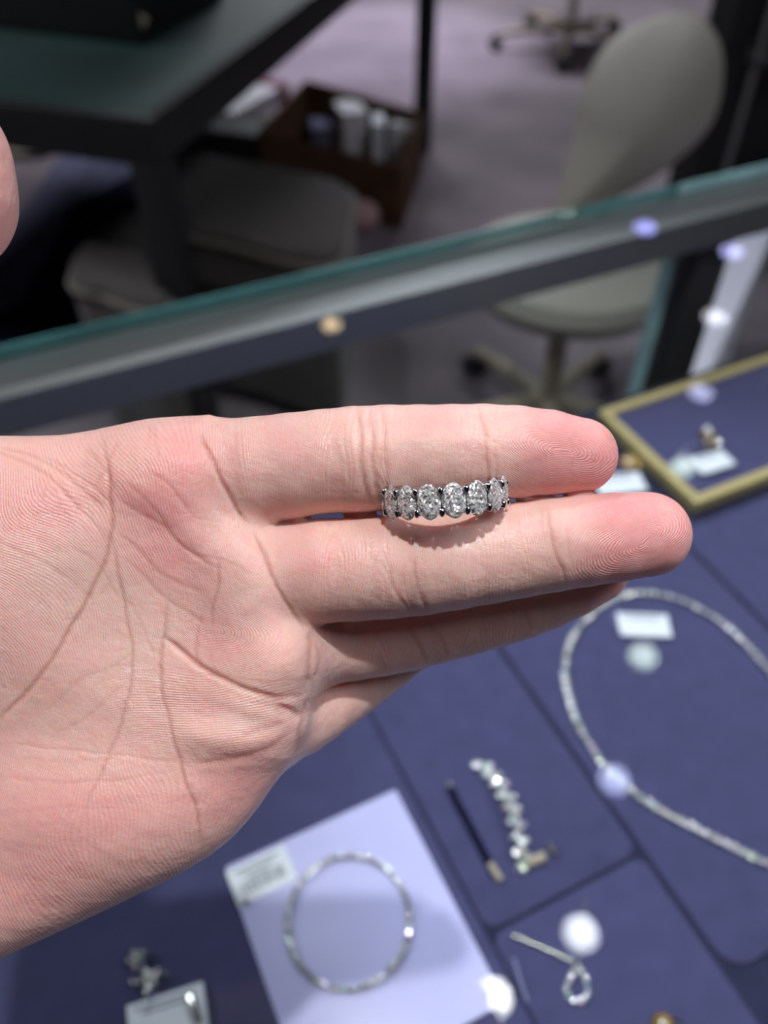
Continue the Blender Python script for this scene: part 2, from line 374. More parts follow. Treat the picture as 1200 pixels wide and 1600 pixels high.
def strand(root, pts, r, closed, m, setr=1.12, wire=True, limit=100, tilt=.35):
    """a line of round stones in cups along pts"""
    me = cut_mesh('stone', r, m)
    cup = MB().lathe([(r * 1.0, -.08 * r), (r * .98, -.3 * r), (r * .5, -.8 * r), (0, -.85 * r)], 12).mesh('cup', M['silver'], 'auto')
    rest = []
    for i, p in enumerate(pts):
        ax = Vector((random.uniform(-tilt, tilt), random.uniform(-tilt, tilt), 1)).normalized()
        Mx = root.matrix_basis.inverted() @ Matrix.Translation(p) @ Vector((0, 0, 1)).rotation_difference(ax).to_matrix().to_4x4() @ Matrix.Rotation(random.uniform(0, 6), 4, 'Z')
        if i < limit:
            o = link('stone', me, root, Mx); link('cup', cup, o, Matrix.Identity(4))
        else: rest.append((me, Mx))
    if rest:
        bm = bmesh.new()
        for me_, Mx in rest:
            tmp = bmesh.new(); tmp.from_mesh(me_); tmp.transform(Mx); mm = bpy.data.meshes.new('t'); tmp.to_mesh(mm); tmp.free(); bm.from_mesh(mm); bpy.data.meshes.remove(mm)
        mm = bpy.data.meshes.new('stones'); bm.to_mesh(mm); bm.free(); mm.materials.append(m)
        link('stones', mm, root, Matrix.Identity(4))['kind'] = 'stuff'
    if wire: MB().tube([p - Vector((0, 0, r * .7)) for p in pts], r * .35, 6, closed).build('link_wire', M['silver'], root)

# tennis necklace
npx = [(970, 930), (905, 980), (883, 1040), (895, 1110), (925, 1168), (960, 1212), (1020, 1258), (1080, 1290), (1140, 1320), (1205, 1350), (1300, 1375), (1345, 1310), (1300, 1200), (1250, 1110), (1198, 1042), (1150, 990), (1100, 954), (1040, 930)]
npts = crom([at_z(u, v, TZ + .0022) for u, v in npx], .0044, True)
nk = empty('diamond_necklace', npts[0]); tag(nk, 'long diamond line necklace lying in a loop on the right suede board', 'necklace')
npts = npts[-30:] + npts[:-30] if False else npts
off = [i for i, p in enumerate(npts) if at_z(1200, 1350, TZ).x < p.x]        # those beyond the frame come last
vis = [p for p in npts]
# start the loop at its rear right so that the first hundred are the ones in view
k0 = max(range(len(npts)), key=lambda i: npts[i].x + npts[i].y * .9)
vis = npts[k0:] + npts[:k0]
vis = vis[::-1] if False else vis
order = sorted(range(len(vis)), key=lambda i: vis[i].x)
strand(nk, [vis[i] for i in order], .0021, True, M['melee'], wire=False)
MB().tube([p - Vector((0, 0, .0012)) for p in vis], .0008, 6, True).build('link_wire', M['silver'], nk)

# lavender card, sticker and bracelet
cd = MB().prism(rrect(.0005, .0925, .070, .1785, .0008, 2), TZ, TZ + .0016, .0002).build('display_card', M['lav'])
tag(cd, 'pale lavender plastic card lying under the round diamond bracelet', 'card')
CZ = TZ + .0016
def labelcard(root, name, c, w, h, z, ang=0, rows=2, bars=True, m=None, thick=.0007):
    """a small printed card centred at c in the counter frame, turned by ang; printed lines and bars are children"""
    R = Matrix.Translation(Vector((c[0], c[1], z))) @ Matrix.Rotation(ang, 4, 'Z')
    Ri = root.matrix_basis.inverted() @ R
    o = link(name, MB().box((0, 0, thick / 2), (w, h, thick), bev=thick * .3).mesh(name, m or M['tagcard'], 'auto'), root, Ri)
    mb = MB()
    for k in range(rows):
        mb.box((-.02 * w, h * (.36 - .13 * k), thick + .00005), (w * (.78 - .2 * k), h * .045, .0001))
    if bars:
        x = -w * .36; rr = random.Random(4)
        while x < w * .36:
            q = rr.choice((.012, .02, .03)) * w; mb.box((x, -h * .13, thick + .00005), (q, h * .34, .0001)); x += q + rr.choice((.015, .025)) * w
    link('print', mb.mesh('print', M['ink'], False), o, Matrix.Identity(4))
    return o
sc_ = at_z(409, 1368, CZ)
stk = empty('barcode_sticker', Matrix.Translation(sc_)); tag(stk, 'white barcode sticker on the upper left corner of the lavender card', 'sticker')
labelcard(stk, 'sticker_face', sc_, .030, .0185, CZ, CA + .02, 3)
pin = at_z(384, 1410, CZ)
tag(MB().ball(pin + Vector((0, 0, .0015)), .0016, 10, (1, 1, .8)).build('crystal_bead', M['silver']), 'tiny clear bead below the barcode sticker on the lavender card', 'bead')
bc = at_z(545, 1438, CZ)
bpts = [bc + Vector((math.cos(2 * PI * i / 58) * .0283, math.sin(2 * PI * i / 58) * .0292, .0022)) for i in range(58)]
br = empty('diamond_bracelet', bc); tag(br, 'round diamond line bracelet lying on the lavender card', 'bracelet')
strand(br, bpts, .00155, True, M['melee'])

# slotted bangle, its slot and clips
def slotpiece(u, v): return at_z(u, v, TZ)
sl = empty('bangle_holder', slotpiece(745, 1300)); tag(sl, 'dark slot with small pale end clips holding the diamond bangle', 'holder')
p0, p1 = slotpiece(703, 1234), slotpiece(776, 1372)
d = (p1 - p0); n_ = Vector((-d.y, d.x, 0)).normalized()
MB().prism([p0 + n_ * .0022, p0 - n_ * .0022, p1 - n_ * .0022, p1 + n_ * .0022], TZ, TZ + .0003).build('slot', M['slot'], sl, False)
q0 = slotpiece(845, 1340); q1 = slotpiece(780, 1372)
MB().tube([slotpiece(702, 1232) + Vector((0, 0, .001)), slotpiece(702, 1232) + Vector((0, 0, .005))], .0015, 8).build('clip', M['silver'], sl)
MB().tube([slotpiece(765, 1352) + Vector((0, 0, .002)), slotpiece(782, 1378) + Vector((0, 0, .002))], .0017, 8).build('clip', M['cream'], sl)
MB().tube([slotpiece(822, 1352) + Vector((0, 0, .002)), slotpiece(850, 1340) + Vector((0, 0, .002))], .0024, 8).build('clip', M['cream'], sl)
MB().tube([slotpiece(856, 1322) + Vector((0, 0, .003)), slotpiece(866, 1338) + Vector((0, 0, .003))], .0016, 8).build('clip', M['silver'], sl)
bg = empty('diamond_bangle', slotpiece(785, 1275)); tag(bg, 'diamond bangle standing upright in the dark slot of the suede board', 'bangle')
mbr = []
cp = crom([slotpiece(750, 1196) + Vector((0, 0, .002)), slotpiece(778, 1232) + Vector((0, 0, .006)), slotpiece(798, 1275) + Vector((0, 0, .008)), slotpiece(810, 1318) + Vector((0, 0, .006)), slotpiece(818, 1356) + Vector((0, 0, .002))], .0036, False)
me = cut_mesh('stone', .0027, M['melee']); ms = cut_mesh('stone', .0018, M['melee'])
for i, p in enumerate(cp):
    ax = Vector((random.uniform(-.5, .5), random.uniform(-.5, .5), 1)).normalized()
    for m_, dx in ((me, (i % 2) * .0016 - .0008), (ms, .0032 if i % 2 else -.0032)):
        link('stone', m_, bg, bg.matrix_basis.inverted() @ Matrix.Translation(p + n_ * dx) @ Vector((0, 0, 1)).rotation_difference(ax).to_matrix().to_4x4())
MB().tube([p - Vector((0, 0, .0016)) for p in cp], .0011, 8).build('band', M['silver'], bg)

# teardrop pendant on a fine chain
pz = TZ + .002
pd = empty('pendant_necklace', at_z(903, 1505, pz)); tag(pd, 'teardrop diamond pendant on a fine silver chain on the lower suede board', 'pendant')
def tiny_chain(path, root, r=.0003, step=.0011):
    pts = crom([at_z(u, v, pz) for u, v in path], step, False); mb = MB()
    for i, (a, b) in enumerate(zip(pts, pts[1:])):
        c = (a + b) / 2; t = (b - a).normalized(); w = Vector((-t.y, t.x, 0)) if i % 2 else Vector((0, 0, 1))
        mb.tube([c + t * math.cos(q) * step * .75 + w * math.sin(q) * r * 1.6 for q in [2 * PI * k / 8 for k in range(8)]], r * .55, 5, True)
    return mb.build('chain', M['silver'], root)
tiny_chain([(798, 1462), (835, 1476), (870, 1492), (898, 1506)], pd); tiny_chain([(903, 1506), (908, 1460), (912, 1425), (917, 1404)], pd)
dp = crom([at_z(u, v, pz) for u, v in ((903, 1511), (891, 1528), (886, 1548), (894, 1562), (905, 1564), (917, 1556), (917, 1538), (911, 1522))], .0028, True)
me = cut_mesh('stone', .0014, M['melee'])
for p in dp:
    ax = Vector((random.uniform(-.5, .5), random.uniform(-.5, .5), 1)).normalized()
    link('stone', me, pd, pd.matrix_basis.inverted() @ Matrix.Translation(p) @ Vector((0, 0, 1)).rotation_difference(ax).to_matrix().to_4x4())
MB().tube([p - Vector((0, 0, .0008)) for p in dp], .0009, 6, True).build('setting', M['silver'], pd)
tag(MB().tube([at_z(803, 1497, pz), at_z(812, 1530, pz + .0006), at_z(824, 1566, pz)], .0005, 6).build('tag_thread', M['thread']), 'straight clear thread lying left of the teardrop pendant', 'thread')

# price tags
def price_tag(u, v, z, w, h, ang, label, loop=None, m=None):
    c = at_z(u, v, z); t = empty('price_tag', Matrix.Translation(c)); tag(t, label, 'price tag', 'small printed price tags')
    labelcard(t, 'tag_card', c, w, h, z, ang, 2, False, m)
    if loop:
        MB().tube(crom([at_z(a, b, z + .001) for a, b in loop], .002, False), .00035, 6).build('string', M['thread'], t)
    return t
price_tag(1006, 977, TZ + .002, .031, .017, CA - .50, 'white price tag lying inside the loop of the long diamond necklace', [(966, 950), (958, 965), (972, 990)])
price_tag(1112, 722, TT + .001, .029, .017, CA - .06, 'white price tag beside the gold earrings in the brass rimmed tray', [(1070, 730), (1064, 712), (1078, 695), (1096, 692)])
price_tag(968, 756, TT + .001, .034, .019, CA - .3, 'white price tag below the gold ring behind the fingertip')
price_tag(262, 1590, TZ + .003, .033, .019, CA - .15, 'white price tag hanging from the star earrings', [(243, 1545), (238, 1560), (228, 1582)])
# folded silver end of that tag
cl = tag(MB().tube([at_z(298, 1556, TZ + .005), at_z(304, 1575, TZ + .006), at_z(312, 1600, TZ + .005)], .0018, 8).build('tag_clip', M['silver']), 'shiny curled clip on the end of the lower left price tag', 'clip')

def cluster(name, u, v, z, label, cat, spots, r, m, base=None, group=None, star=None):
    c = at_z(u, v, z); t = empty(name, c); tag(t, label, cat, group)
    me = cut_mesh('stone', r, M['melee'])
    for x, y, dz in spots:
        ax = Vector((random.uniform(-.5, .5), random.uniform(-.5, .5), 1)).normalized()
        link('stone', me, t, Matrix.Translation((x, y, dz)) @ Vector((0, 0, 1)).rotation_difference(ax).to_matrix().to_4x4())
    if star:
        mb = MB(); R_ = star; pts = [(R_ * (1 if k % 2 == 0 else .5) * math.cos(PI * k / 5 + .9), R_ * (1 if k % 2 == 0 else .5) * math.sin(PI * k / 5 + .9)) for k in range(10)]
        lo = [mb.bm.verts.new((p[0], p[1], 0)) for p in pts]; hi = mb.bm.verts.new((0, 0, .002)); bo = mb.bm.verts.new((0, 0, -.001))
        for k in range(10): mb.bm.faces.new((lo[k], lo[(k + 1) % 10], hi)); mb.bm.faces.new((lo[k], lo[(k + 1) % 10], bo))
        link('setting', mb.mesh('setting', m, False), t, Matrix.Translation((0, 0, .001)))
    else:
        link('setting', MB().lathe([(0, .0005), (r * 2.2, .0006), (r * 2.6, -.0005), (r * 1.5, -.002), (0, -.002)], 20).mesh('setting', m, 'auto'), t, Matrix.Identity(4))
    link('post', MB().tube([(0, 0, -.001), (.004, .003, -.0018), (.009, .001, -.0015)], .0005, 6).mesh('post', m, 'auto'), t, Matrix.Identity(4))
    return t
s5 = [(0, 0, .003)] + [(.0030 * math.cos(q), .0030 * math.sin(q), .0022) for q in [1.26 * k + .9 for k in range(5)]]
cluster('star_earring', 214, 1500, TZ + .003, 'silver star earring with tiny diamonds, upper one of the pair', 'earring', s5, .0013, M['silver'], group='star earrings', star=.0058)
cluster('star_earring', 232, 1532, TZ + .003, 'silver star earring with tiny diamonds, lower one touching the tag string', 'earring', s5 + [(.007, .002, .002), (-.006, -.001, .002)], .0013, M['silver'], group='star earrings', star=.0068)
f6 = [(.0034 * math.cos(q), .0034 * math.sin(q), .0015) for q in [1.047 * k for k in range(6)]]
cluster('gold_earring', 1106, 678, TT + .002, 'gold cluster earring above the tag in the brass rimmed tray', 'earring', [(0, .004, .002), (.001, -.0002, .002)], .0022, M['yellowgold'], group='gold cluster earrings')
cluster('gold_earring', 1112, 692, TT + .002, 'gold cluster earring touching the tag in the brass rimmed tray', 'earring', [(-.004, -.001, .002), (.004, -.001, .002)], .0022, M['yellowgold'], group='gold cluster earrings')
gr = empty('gold_flower_ring', at_z(984, 722, TT + .004)); tag(gr, 'yellow gold flower ring peeking out behind the index fingertip', 'ring')
for k in range(7):
    an = 2 * PI * k / 7; link('petal', MB().tube([(math.cos(an) * .005 + .0024 * math.cos(q), math.sin(an) * .005 + .0024 * math.sin(q), .0012 * math.sin(2 * q)) for q in [2 * PI * j / 12 for j in range(12)]], .0006, 6, True).mesh('petal', M['yellowgold']), gr, Matrix.Identity(4))
link('stone', cut_mesh('stone', .0024, M['melee']), gr, Matrix.Translation((0, 0, .001)))
gc = cluster('gold_clasp', 1036, 1600, TZ + .002, 'small gold trinket at the bottom edge right of the pendant', 'trinket', [(0, 0, .0015)], .0018, M['yellowgold'])

# ------------------------------------------------------------------ furniture beyond the counter
DC = Vector((-.361, 1.333, 0)); E1 = Vector((-.958, .288, 0)); E2 = Vector((.288, .958, 0)); DA = math.atan2(.33, .944)
def desk(origin, wl, dl, label, top_m, z=-.2, frame_m='black', cloth=True):
    """origin is the near right corner; the desk runs left by wl and back by dl"""
    t = empty('desk', Matrix.Translation(origin)); tag(t, label, 'desk')
    ang = math.atan2(-E1.y, -E1.x)
    def db(name, l0, l1, d0, d1, z0, z1, m, bev=.002):
        c = origin + E1 * ((l0 + l1) / 2) + E2 * ((d0 + d1) / 2) + Vector((0, 0, (z0 + z1) / 2))
        MB().box(None, (l1 - l0, d1 - d0, z1 - z0), bev=bev, M=Matrix.Translation(c) @ Matrix.Rotation(ang, 4, 'Z')).build(name, m, t)
    db('desk_top', .02, wl - .02, .02, dl - .02, z - .02, z - .001, top_m)
    for q in ((0, wl, 0, .02), (0, wl, dl - .02, dl), (0, .02, .02, dl - .02), (wl - .02, wl, .02, dl - .02)):
        db('edge_frame', *q, z - .075, z, M[frame_m])
    for l in (0, wl - .055):
        for d in (0, dl - .055): db('leg', l, l + .055, d, d + .055, FL, z - .075, M[frame_m])
    return t
desk(DC, 1.3, 1.86, 'black framed desk with a dark green top at the upper left', M['greentop'])
bo = Vector((-.43, 1.70, -.2))
bx = empty('black_case', bo); tag(bx, 'black boxy case with a small white tag standing on the green topped desk', 'case')
Mx = Matrix.Translation(bo + E1 * .28 + E2 * .17 + Vector((0, 0, .101))) @ Matrix.Rotation(math.atan2(.33, -.944) + PI, 4, 'Z')
MB().box(None, (.55, .33, .2), bev=.008, M=Mx).build('case_body', M['black'], bx)
MB().box(None, (.035, .003, .02), bev=.0008, M=Matrix.Translation(bo + E1 * .02 + E2 * .0 + Vector((0, 0, .045))) @ Matrix.Rotation(math.atan2(.33, -.944) + PI, 4, 'Z') @ Matrix.Rotation(.6, 4, 'Y')).build('tag', M['cream'], bx)

# carpet inlays
def inlay(px, m, label, dz):
    pts = [at_z(u, v, FL) for u, v in px]
    return tag(MB().prism(pts, FL, FL + dz).build('carpet_strip', m, smooth=False), label, 'carpet')
inlay([(-60, 470), (90, 250), (150, 200), (260, 200), (215, 270), (110, 330), (30, 480)], M['pale_carpet'], 'pale grey lilac carpet strip behind the black desk leg', .004)
inlay([(30, 480), (112, 328), (216, 268), (330, 170), (390, 190), (250, 330), (140, 560), (-60, 640), (-120, 520)], M['navy_carpet'], 'navy carpet strip beside the pale strip at the far left', .006)

# swivel chairs
def star_base(t, c, r, m, rot=0, h=.32):
    MB().tube([c + Vector((0, 0, .09)), c + Vector((0, 0, h))], .022, 14).build('column', m, t)
    MB().lathe([(0, .10), (.035, .10), (.04, .06), (0, .06)], 20, c).build('hub', m, t)
    for k in range(5):
        an = rot + 2 * PI * k / 5; d = Vector((math.cos(an), math.sin(an), 0))
        MB().tube([c + d * .02 + Vector((0, 0, .085)), c + d * r * .6 + Vector((0, 0, .08)), c + d * r + Vector((0, 0, .066))], [.02, .017, .013], 8).build('foot', m, t)
        w = Vector((-d.y, d.x, 0)); mb = MB()
        for s in (-1, 1): mb.tube([c + d * r + w * s * .008 + Vector((0, 0, .027)), c + d * r + w * s * .024 + Vector((0, 0, .027))], .027, 16)
        mb.tube([c + d * r + Vector((0, 0, .02)), c + d * r + Vector((0, 0, .066))], .008, 8); mb.build('caster', M['rubber'], t)
def shell_back(t, c, yaw, w, h, tilt, m, zb):
    """curved rounded backrest shell: thick superellipse sheet"""
    nu, nv = 28, 28; th = .028; bm = bmesh.new(); R = Matrix.Translation(c) @ Matrix.Rotation(yaw, 4, 'Z') @ Matrix.Rotation(tilt, 4, 'X')
    g = {}
    for side in (0, 1):
        for i in range(nu + 1):
            for j in range(nv + 1):
                a, b = -1 + 2 * i / nu, -1 + 2 * j / nv
                x_ = a * math.sqrt(1 - b * b / 2); z_ = b * math.sqrt(1 - a * a / 2)           # square to disc
                k = .45; x = (x_ * (1 - k) + a * k); z = (z_ * (1 - k) + b * k)
                edge = max(0, 1 - max(abs(a), abs(b)) ** 4)
                x *= w / 2 * (1 - .16 * (-z) if z < 0 else 1); z = (z + 1) * h / 2
                y = .22 * (x * x) / (w / 2) - .06 * math.sin(z / h * PI) + (th / 2 * math.sqrt(edge) * (1 if side else -1))
                if side and max(abs(a), abs(b)) > .999: g[(1, i, j)] = g[(0, i, j)]; continue
                g[(side, i, j)] = bm.verts.new(R @ Vector((x, y, z)))
        for i in range(nu):
            for j in range(nv):
                q = [g[(side, i, j)], g[(side, i + 1, j)], g[(side, i + 1, j + 1)], g[(side, i, j + 1)]]
                bm.faces.new(q if side else q[::-1])
    bmesh.ops.recalc_face_normals(bm, faces=bm.faces)
    me = bpy.data.meshes.new('backrest'); bm.to_mesh(me); bm.free(); me.materials.append(m); me.shade_smooth()
    return link('backrest', me, t)
def outline_back(t, px, y0, dome, th, m):
    """moulded shell with the outline px on an upright plane, domed front and back"""
    o = crom([at_y(u, v, y0) for u, v in px], 64, True); c = sum(o, Vector()) / len(o); n = Vector((0, 1, 0)); bm = bmesh.new(); G = []
    for side in (-1, 1):
        rows = []
        for q in (1, .985, .95, .88, .76, .6, .4, .2):
            hgt = (1 - q ** 2.2)
            off = n * (-dome * (1 - q * q) + side * th / 2 * math.sqrt(max(0, 1 - q ** 8)))
            if q == 1 and side == 1: rows.append(G[0][0]); continue
            rows.append([bm.verts.new(c + (p - c) * q + off) for p in o])
        ce = bm.verts.new(c + n * (-dome + side * th / 2)); G.append((rows[0], rows)); 
        for a, b in zip(rows, rows[1:]):
            for k in range(64): bm.faces.new((a[k], a[(k + 1) % 64], b[(k + 1) % 64], b[k]))
        for k in range(64): bm.faces.new((rows[-1][k], rows[-1][(k + 1) % 64], ce))
    bmesh.ops.recalc_face_normals(bm, faces=bm.faces)
    me = bpy.data.meshes.new('backrest'); bm.to_mesh(me); bm.free(); me.materials.append(m); me.shade_smooth(); return link('backrest', me, t)
cc = Vector((.37, 1.50, FL))
ch = empty('swivel_chair', cc); tag(ch, 'grey swivel chair with a smooth rounded back beyond the counter', 'chair')
star_base(ch, cc, .26, M['cream'], .9)
MB().lathe([(0, .36), (.16, .355), (.195, .37), (.21, .40), (.20, .43), (.165, .445), (0, .44)], 40, cc, 1, 1).build('seat', M['shell'], ch)
outline_back(ch, [(1000, 36), (1080, 20), (1122, 60), (1130, 120), (1114, 188), (1070, 240), (1012, 282), (950, 318), (898, 352), (862, 350), (874, 290), (896, 215), (910, 140), (945, 72)], 1.72, .05, .03, M['shell'])
bk = at_y(930, 320, 1.73)
MB().tube([cc + Vector((0, .05, .36)), cc + Vector((.02, .19, .37)), bk + Vector((0, -.02, -.06)), bk + Vector((.03, .0, .08))], [.02, .02, .018, .014], 10).build('back_arm', M['dark_metal'], ch)
c2 = at_z(886, 75, FL)
ch2 = empty('swivel_chair', c2); tag(ch2, 'further swivel chair showing only its cream five star foot at the top edge', 'chair')
star_base(ch2, c2, .34, M['cream'], -1.8)
MB().lathe([(0, .36), (.16, .355), (.215, .37), (.235, .40), (.23, .43), (.19, .45), (0, .445)], 40, c2).build('seat', M['shell'], ch2)

# low upholstered seats under the desk
def low_seat(px, zt, zb, label):
    t = empty('upholstered_stool', at_z(*px[0], FL)); tag(t, label, 'stool', 'low grey upholstered stools')
    pts = [at_z(u, v, zt) for u, v in px]; c = sum(pts, Vector()) / len(pts)
    pts = crom(pts, 40, True) if len(pts) > 6 else pts
    mb = MB(); mb.prism(pts, zb, zt, .018); mb.build('cushion', M['uphol'], t)
    MB().tube([Vector((p.x, p.y, zt - .022)) + (Vector((p.x, p.y, zt)) - c).normalized() * .002 for p in pts], .007, 8, True).build('piping', M['piping'], t)
    MB().prism([c + (p - c) * .93 for p in pts], FL + .06, zb).build('body', M['uphol'], t)
    for p in pts[:: max(1, len(pts) // 4)][:4]:
        q = c + (p - c) * .8; MB().tube([Vector((q.x, q.y, FL)), Vector((q.x, q.y, FL + .06))], .016, 10).build('foot', M['black'], t)
low_seat([(282, 232), (345, 244), (440, 262), (530, 282), (553, 296), (548, 330), (532, 392), (500, 402), (440, 392), (370, 372), (280, 348), (262, 290)], -.50, -.62, 'low grey upholstered stool right of the black desk leg')
low_seat([(228, 318), (190, 335), (140, 372), (110, 412), (112, 436), (150, 446), (190, 462), (235, 474), (262, 460), (268, 420), (262, 370), (250, 330)], -.50, -.60, 'low grey upholstered stool with a rounded corner left of the black desk leg')

# open brown box with white packages
bc0 = at_z(636, 262, FL); bxo = empty('brown_box', bc0); tag(bxo, 'open brown box full of white packages by the table leg', 'box')
ZB = FL + .20
rim = [at_z(u, v, ZB) for u, v in ((478, 124), (662, 176), (628, 262), (402, 205))]
cB = sum(rim, Vector()) / 4
bot = [Vector((p.x, p.y, FL + .001)) for p in rim]
for i in range(4):
    a, b = rim[i], rim[(i + 1) % 4]; inn = ((cB - (a + b) / 2)); inn.z = 0; inn.normalize(); th = .012
    MB().prism([a, b, b + inn * th, a + inn * th], FL + .001, ZB).build('side_panel', M['cardboard'], bxo, False)
MB().prism([cB + (p - cB) * .94 for p in bot], FL + .001, FL + .012).build('bottom_panel', M['cardboard'], bxo, False)
for i, (u, v, w, d_, h, r, m, lb) in enumerate(((548, 185, .09, .13, .17, .3, 'paper', 'tall white package in the middle of the brown box'), (632, 197, .08, .11, .15, -.3, 'paper', 'tilted white package at the right end of the brown box'),
                       (500, 178, .07, .10, .10, .1, 'pale_carpet', 'small bluish package at the left end of the brown box'), (591, 200, .04, .10, .16, .0, 'tagcard', 'narrow white package between two others in the brown box'))):
    c = at_z(u, v, FL + .14); c.z = FL + .012 + h / 2
    tag(MB().box(c, (w, d_, h), r, .006).build('package', M[m]), lb, 'package', 'packages in the brown box')
# loose things on the floor
c = at_z(375, 152, FL + .05); t = empty('gift_box', Vector((c.x, c.y, FL))); tag(t, 'flat white box with a crimson end lying left of the brown box', 'box')
MB().box(Vector((c.x, c.y, FL + .028)), (.17, .34, .055), -.5, .006).build('box_body', M['paper'], t)
MB().box(Vector((c.x + .085, c.y + .155, FL + .03)), (.19, .06, .06), -.5, .006).build('box_end', M['pink'], t)
c = at_z(350, 215, FL + .06); tag(MB().box(Vector((c.x, c.y, FL + .06)), (.34, .2, .12), -.25, .03).build('dark_bag', M['black']), 'dark low bag between the white box and the grey stool', 'bag')
c = at_z(566, 342, FL + .04); tag(MB().ball(Vector((c.x, c.y, FL + .05)), .055, 16, (1, .8, .9)).build('pink_pouch', M['pinkbag']), 'small pale pink pouch on the floor right of the grey stool', 'pouch')
c = at_z(50, 226, FL); t = empty('floor_disc', c); tag(t, 'round cream disc with a black rim on the floor under the desk', 'stand base')
MB().lathe([(0, .02), (.12, .02), (.125, .012), (.125, .001), (0, .001)], 40, c).build('disc', M['cream'], t)
MB().tube([c + Vector((math.cos(q) * .135, math.sin(q) * .135, .013)) for q in [2 * PI * k / 40 for k in range(40)]], .011, 8, True).build('rim', M['rubber'], t)

# dark shelf frame at the upper right
t = empty('shelf_frame', Vector((.72, 1.9, FL))); tag(t, 'tall black shelf frame behind the grey chair at the right', 'shelf')
def ubox(name, c, s, m, rot=.45, bev=.002): return MB().box(Vector(c), s, rot, bev).build(name, m, t)
ub = at_y(1118, 125, 2.15)
ubox('post', (ub.x, ub.y, (FL + .5) / 2), (.075, .075, .5 - FL), M['black'])
ubox('post', (ub.x + .42, ub.y + .20, (FL + .5) / 2), (.075, .075, .5 - FL), M['black'])
ubox('back_panel', (ub.x + .24, ub.y + .16, (FL + .5) / 2), (.44, .012, .5 - FL), M['black'])
for z in (-.75, -.35, .05): ubox('shelf_board', (ub.x + .22, ub.y + .10, z), (.40, .16, .02), M['dark_metal'])
ubox('steel_upright', (ub.x + .075, ub.y - .03, (FL + .1) / 2), (.012, .012, .1 - FL), M['rail'])

# low white plinth beyond the rear glass
t = empty('display_plinth', at_z(1100, 460, FL)); tag(t, 'bright white tapering plinth top seen through the glass right of the post', 'plinth')
q = [at_z(u, v, -.5) for u, v in ((1124, 335), (1214, 352), (1098, 606), (1064, 602))]; cq = sum(q, Vector()) / 4
MB().prism(q, -.52, -.5, .003).build('plinth_top', M['white_panel'], t)
MB().prism([q[0].lerp(q[1], .35), q[1], q[1].lerp(q[2], .35), q[0].lerp(q[2], .35)], FL, -.52).build('plinth_body', M['white_panel'], t)
# ------------------------------------------------------------------ the hand and the ring
# The hand is modelled in its own frame, in millimetres: x along the fingers, y across the palm
# towards the thumb, z out of the palm; the frame's origin lies in front of the camera.
HD = 147.0
CAMM = Matrix.Translation((0, 0, EYE)) @ Matrix.Rotation(PI / 2 - TH, 4, 'X')
HM = CAMM @ Matrix.Translation((0, 0, -HD / 1000)) @ Matrix.Scale(.001, 4)
def h3(u, v, z): k = (HD - z) / FP; return ((u - 600) * k, (800 - v) * k, z)
def hr(r, z): return r * (HD - z) / FP
f32 = np.float32
def cone_sdf(X, Y, Z, a, ra, b, rb):
    a = np.array(a, f32); b = np.array(b, f32); d = b - a; L2 = float(d @ d)
    px, py, pz = X - a[0], Y - a[1], Z - a[2]
    t = np.clip((px * d[0] + py * d[1] + pz * d[2]) / L2, 0, 1)
    return np.sqrt((px - t * d[0]) ** 2 + (py - t * d[1]) ** 2 + (pz - t * d[2]) ** 2) - (ra + (rb - ra) * t)
def smin(a, b, k):
    h = np.clip(.5 + .5 * (b - a) / k, 0, 1); return b + (a - b) * h - k * h * (1 - h)
FINE = {}
def smooth_chain(ch):
    a = crom([Vector((c[0], c[1], 0)) for c in ch], 14, False)
    us = np.array([c[0] for c in ch], float); out = []
    cr = crom([Vector((c[0], c[2], c[3] * 4)) for c in ch], 60, False); xs = [p.x for p in cr]
    for p in a: out.append((p, (float(np.interp(p.x, xs, [q.y for q in cr])), float(np.interp(p.x, xs, [q.z for q in cr])) / 4)))
    return out
def chain_sdf(X, Y, Z, ch, k=2.0):
    f = None; k = .35 if k == 2.0 else k
    if k < 1: ch = FINE.setdefault(id(ch), [(p.x, p.y, r, q) for p, (r, q) in smooth_chain(ch)])
    for (u, v, r, z), (u2, v2, r2, z2) in zip(ch, ch[1:]):
        g = cone_sdf(X, Y, Z, h3(u, v, z), hr(r, z), h3(u2, v2, z2), hr(r2, z2))
        f = g if f is None else smin(f, g, k)
    return f
INDEX = [(210, 775, 84, -15), (330, 742, 83, -11.5), (410, 735, 84, -10), (500, 722, 81, -9.5), (580, 717, 83, -9), (680, 711, 78, -9.5), (760, 707, 75, -9.5), (840, 707, 69, -10), (905, 712, 59, -11)]
MIDDLE = [(300, 905, 82, -17), (400, 897, 81, -13), (500, 892, 81, -10.5), (640, 883, 80, -9.5), (760, 867, 76, -10), (875, 849, 73, -10), (955, 840, 70, -11), (1012, 835, 66, -12)]
RINGF = [(330, 1005, 80, -17), (420, 1012, 72, -18), (500, 1004, 66, -22), (640, 983, 63, -26), (800, 940, 62, -28), (880, 912, 58, -29), (930, 890, 52, -30)]
PINKY = [(330, 1125, 76, -17), (430, 1130, 66, -22), (520, 1086, 55, -31), (600, 1030, 50, -39), (680, 968, 47, -45), (740, 925, 42, -48)]
THUMB = [(-190, 900, 120, -6), (-260, 700, 112, 0), (-250, 540, 106, 6), (-190, 400, 100, 11), (-116, 300, 120, 13), (-108, 238, 110, 13)]
CHAINS = [INDEX, MIDDLE, RINGF, PINKY]
KB = [3.0, 2.2, 6.0, 5.0]
PZ, PR = -13.0, 13.5
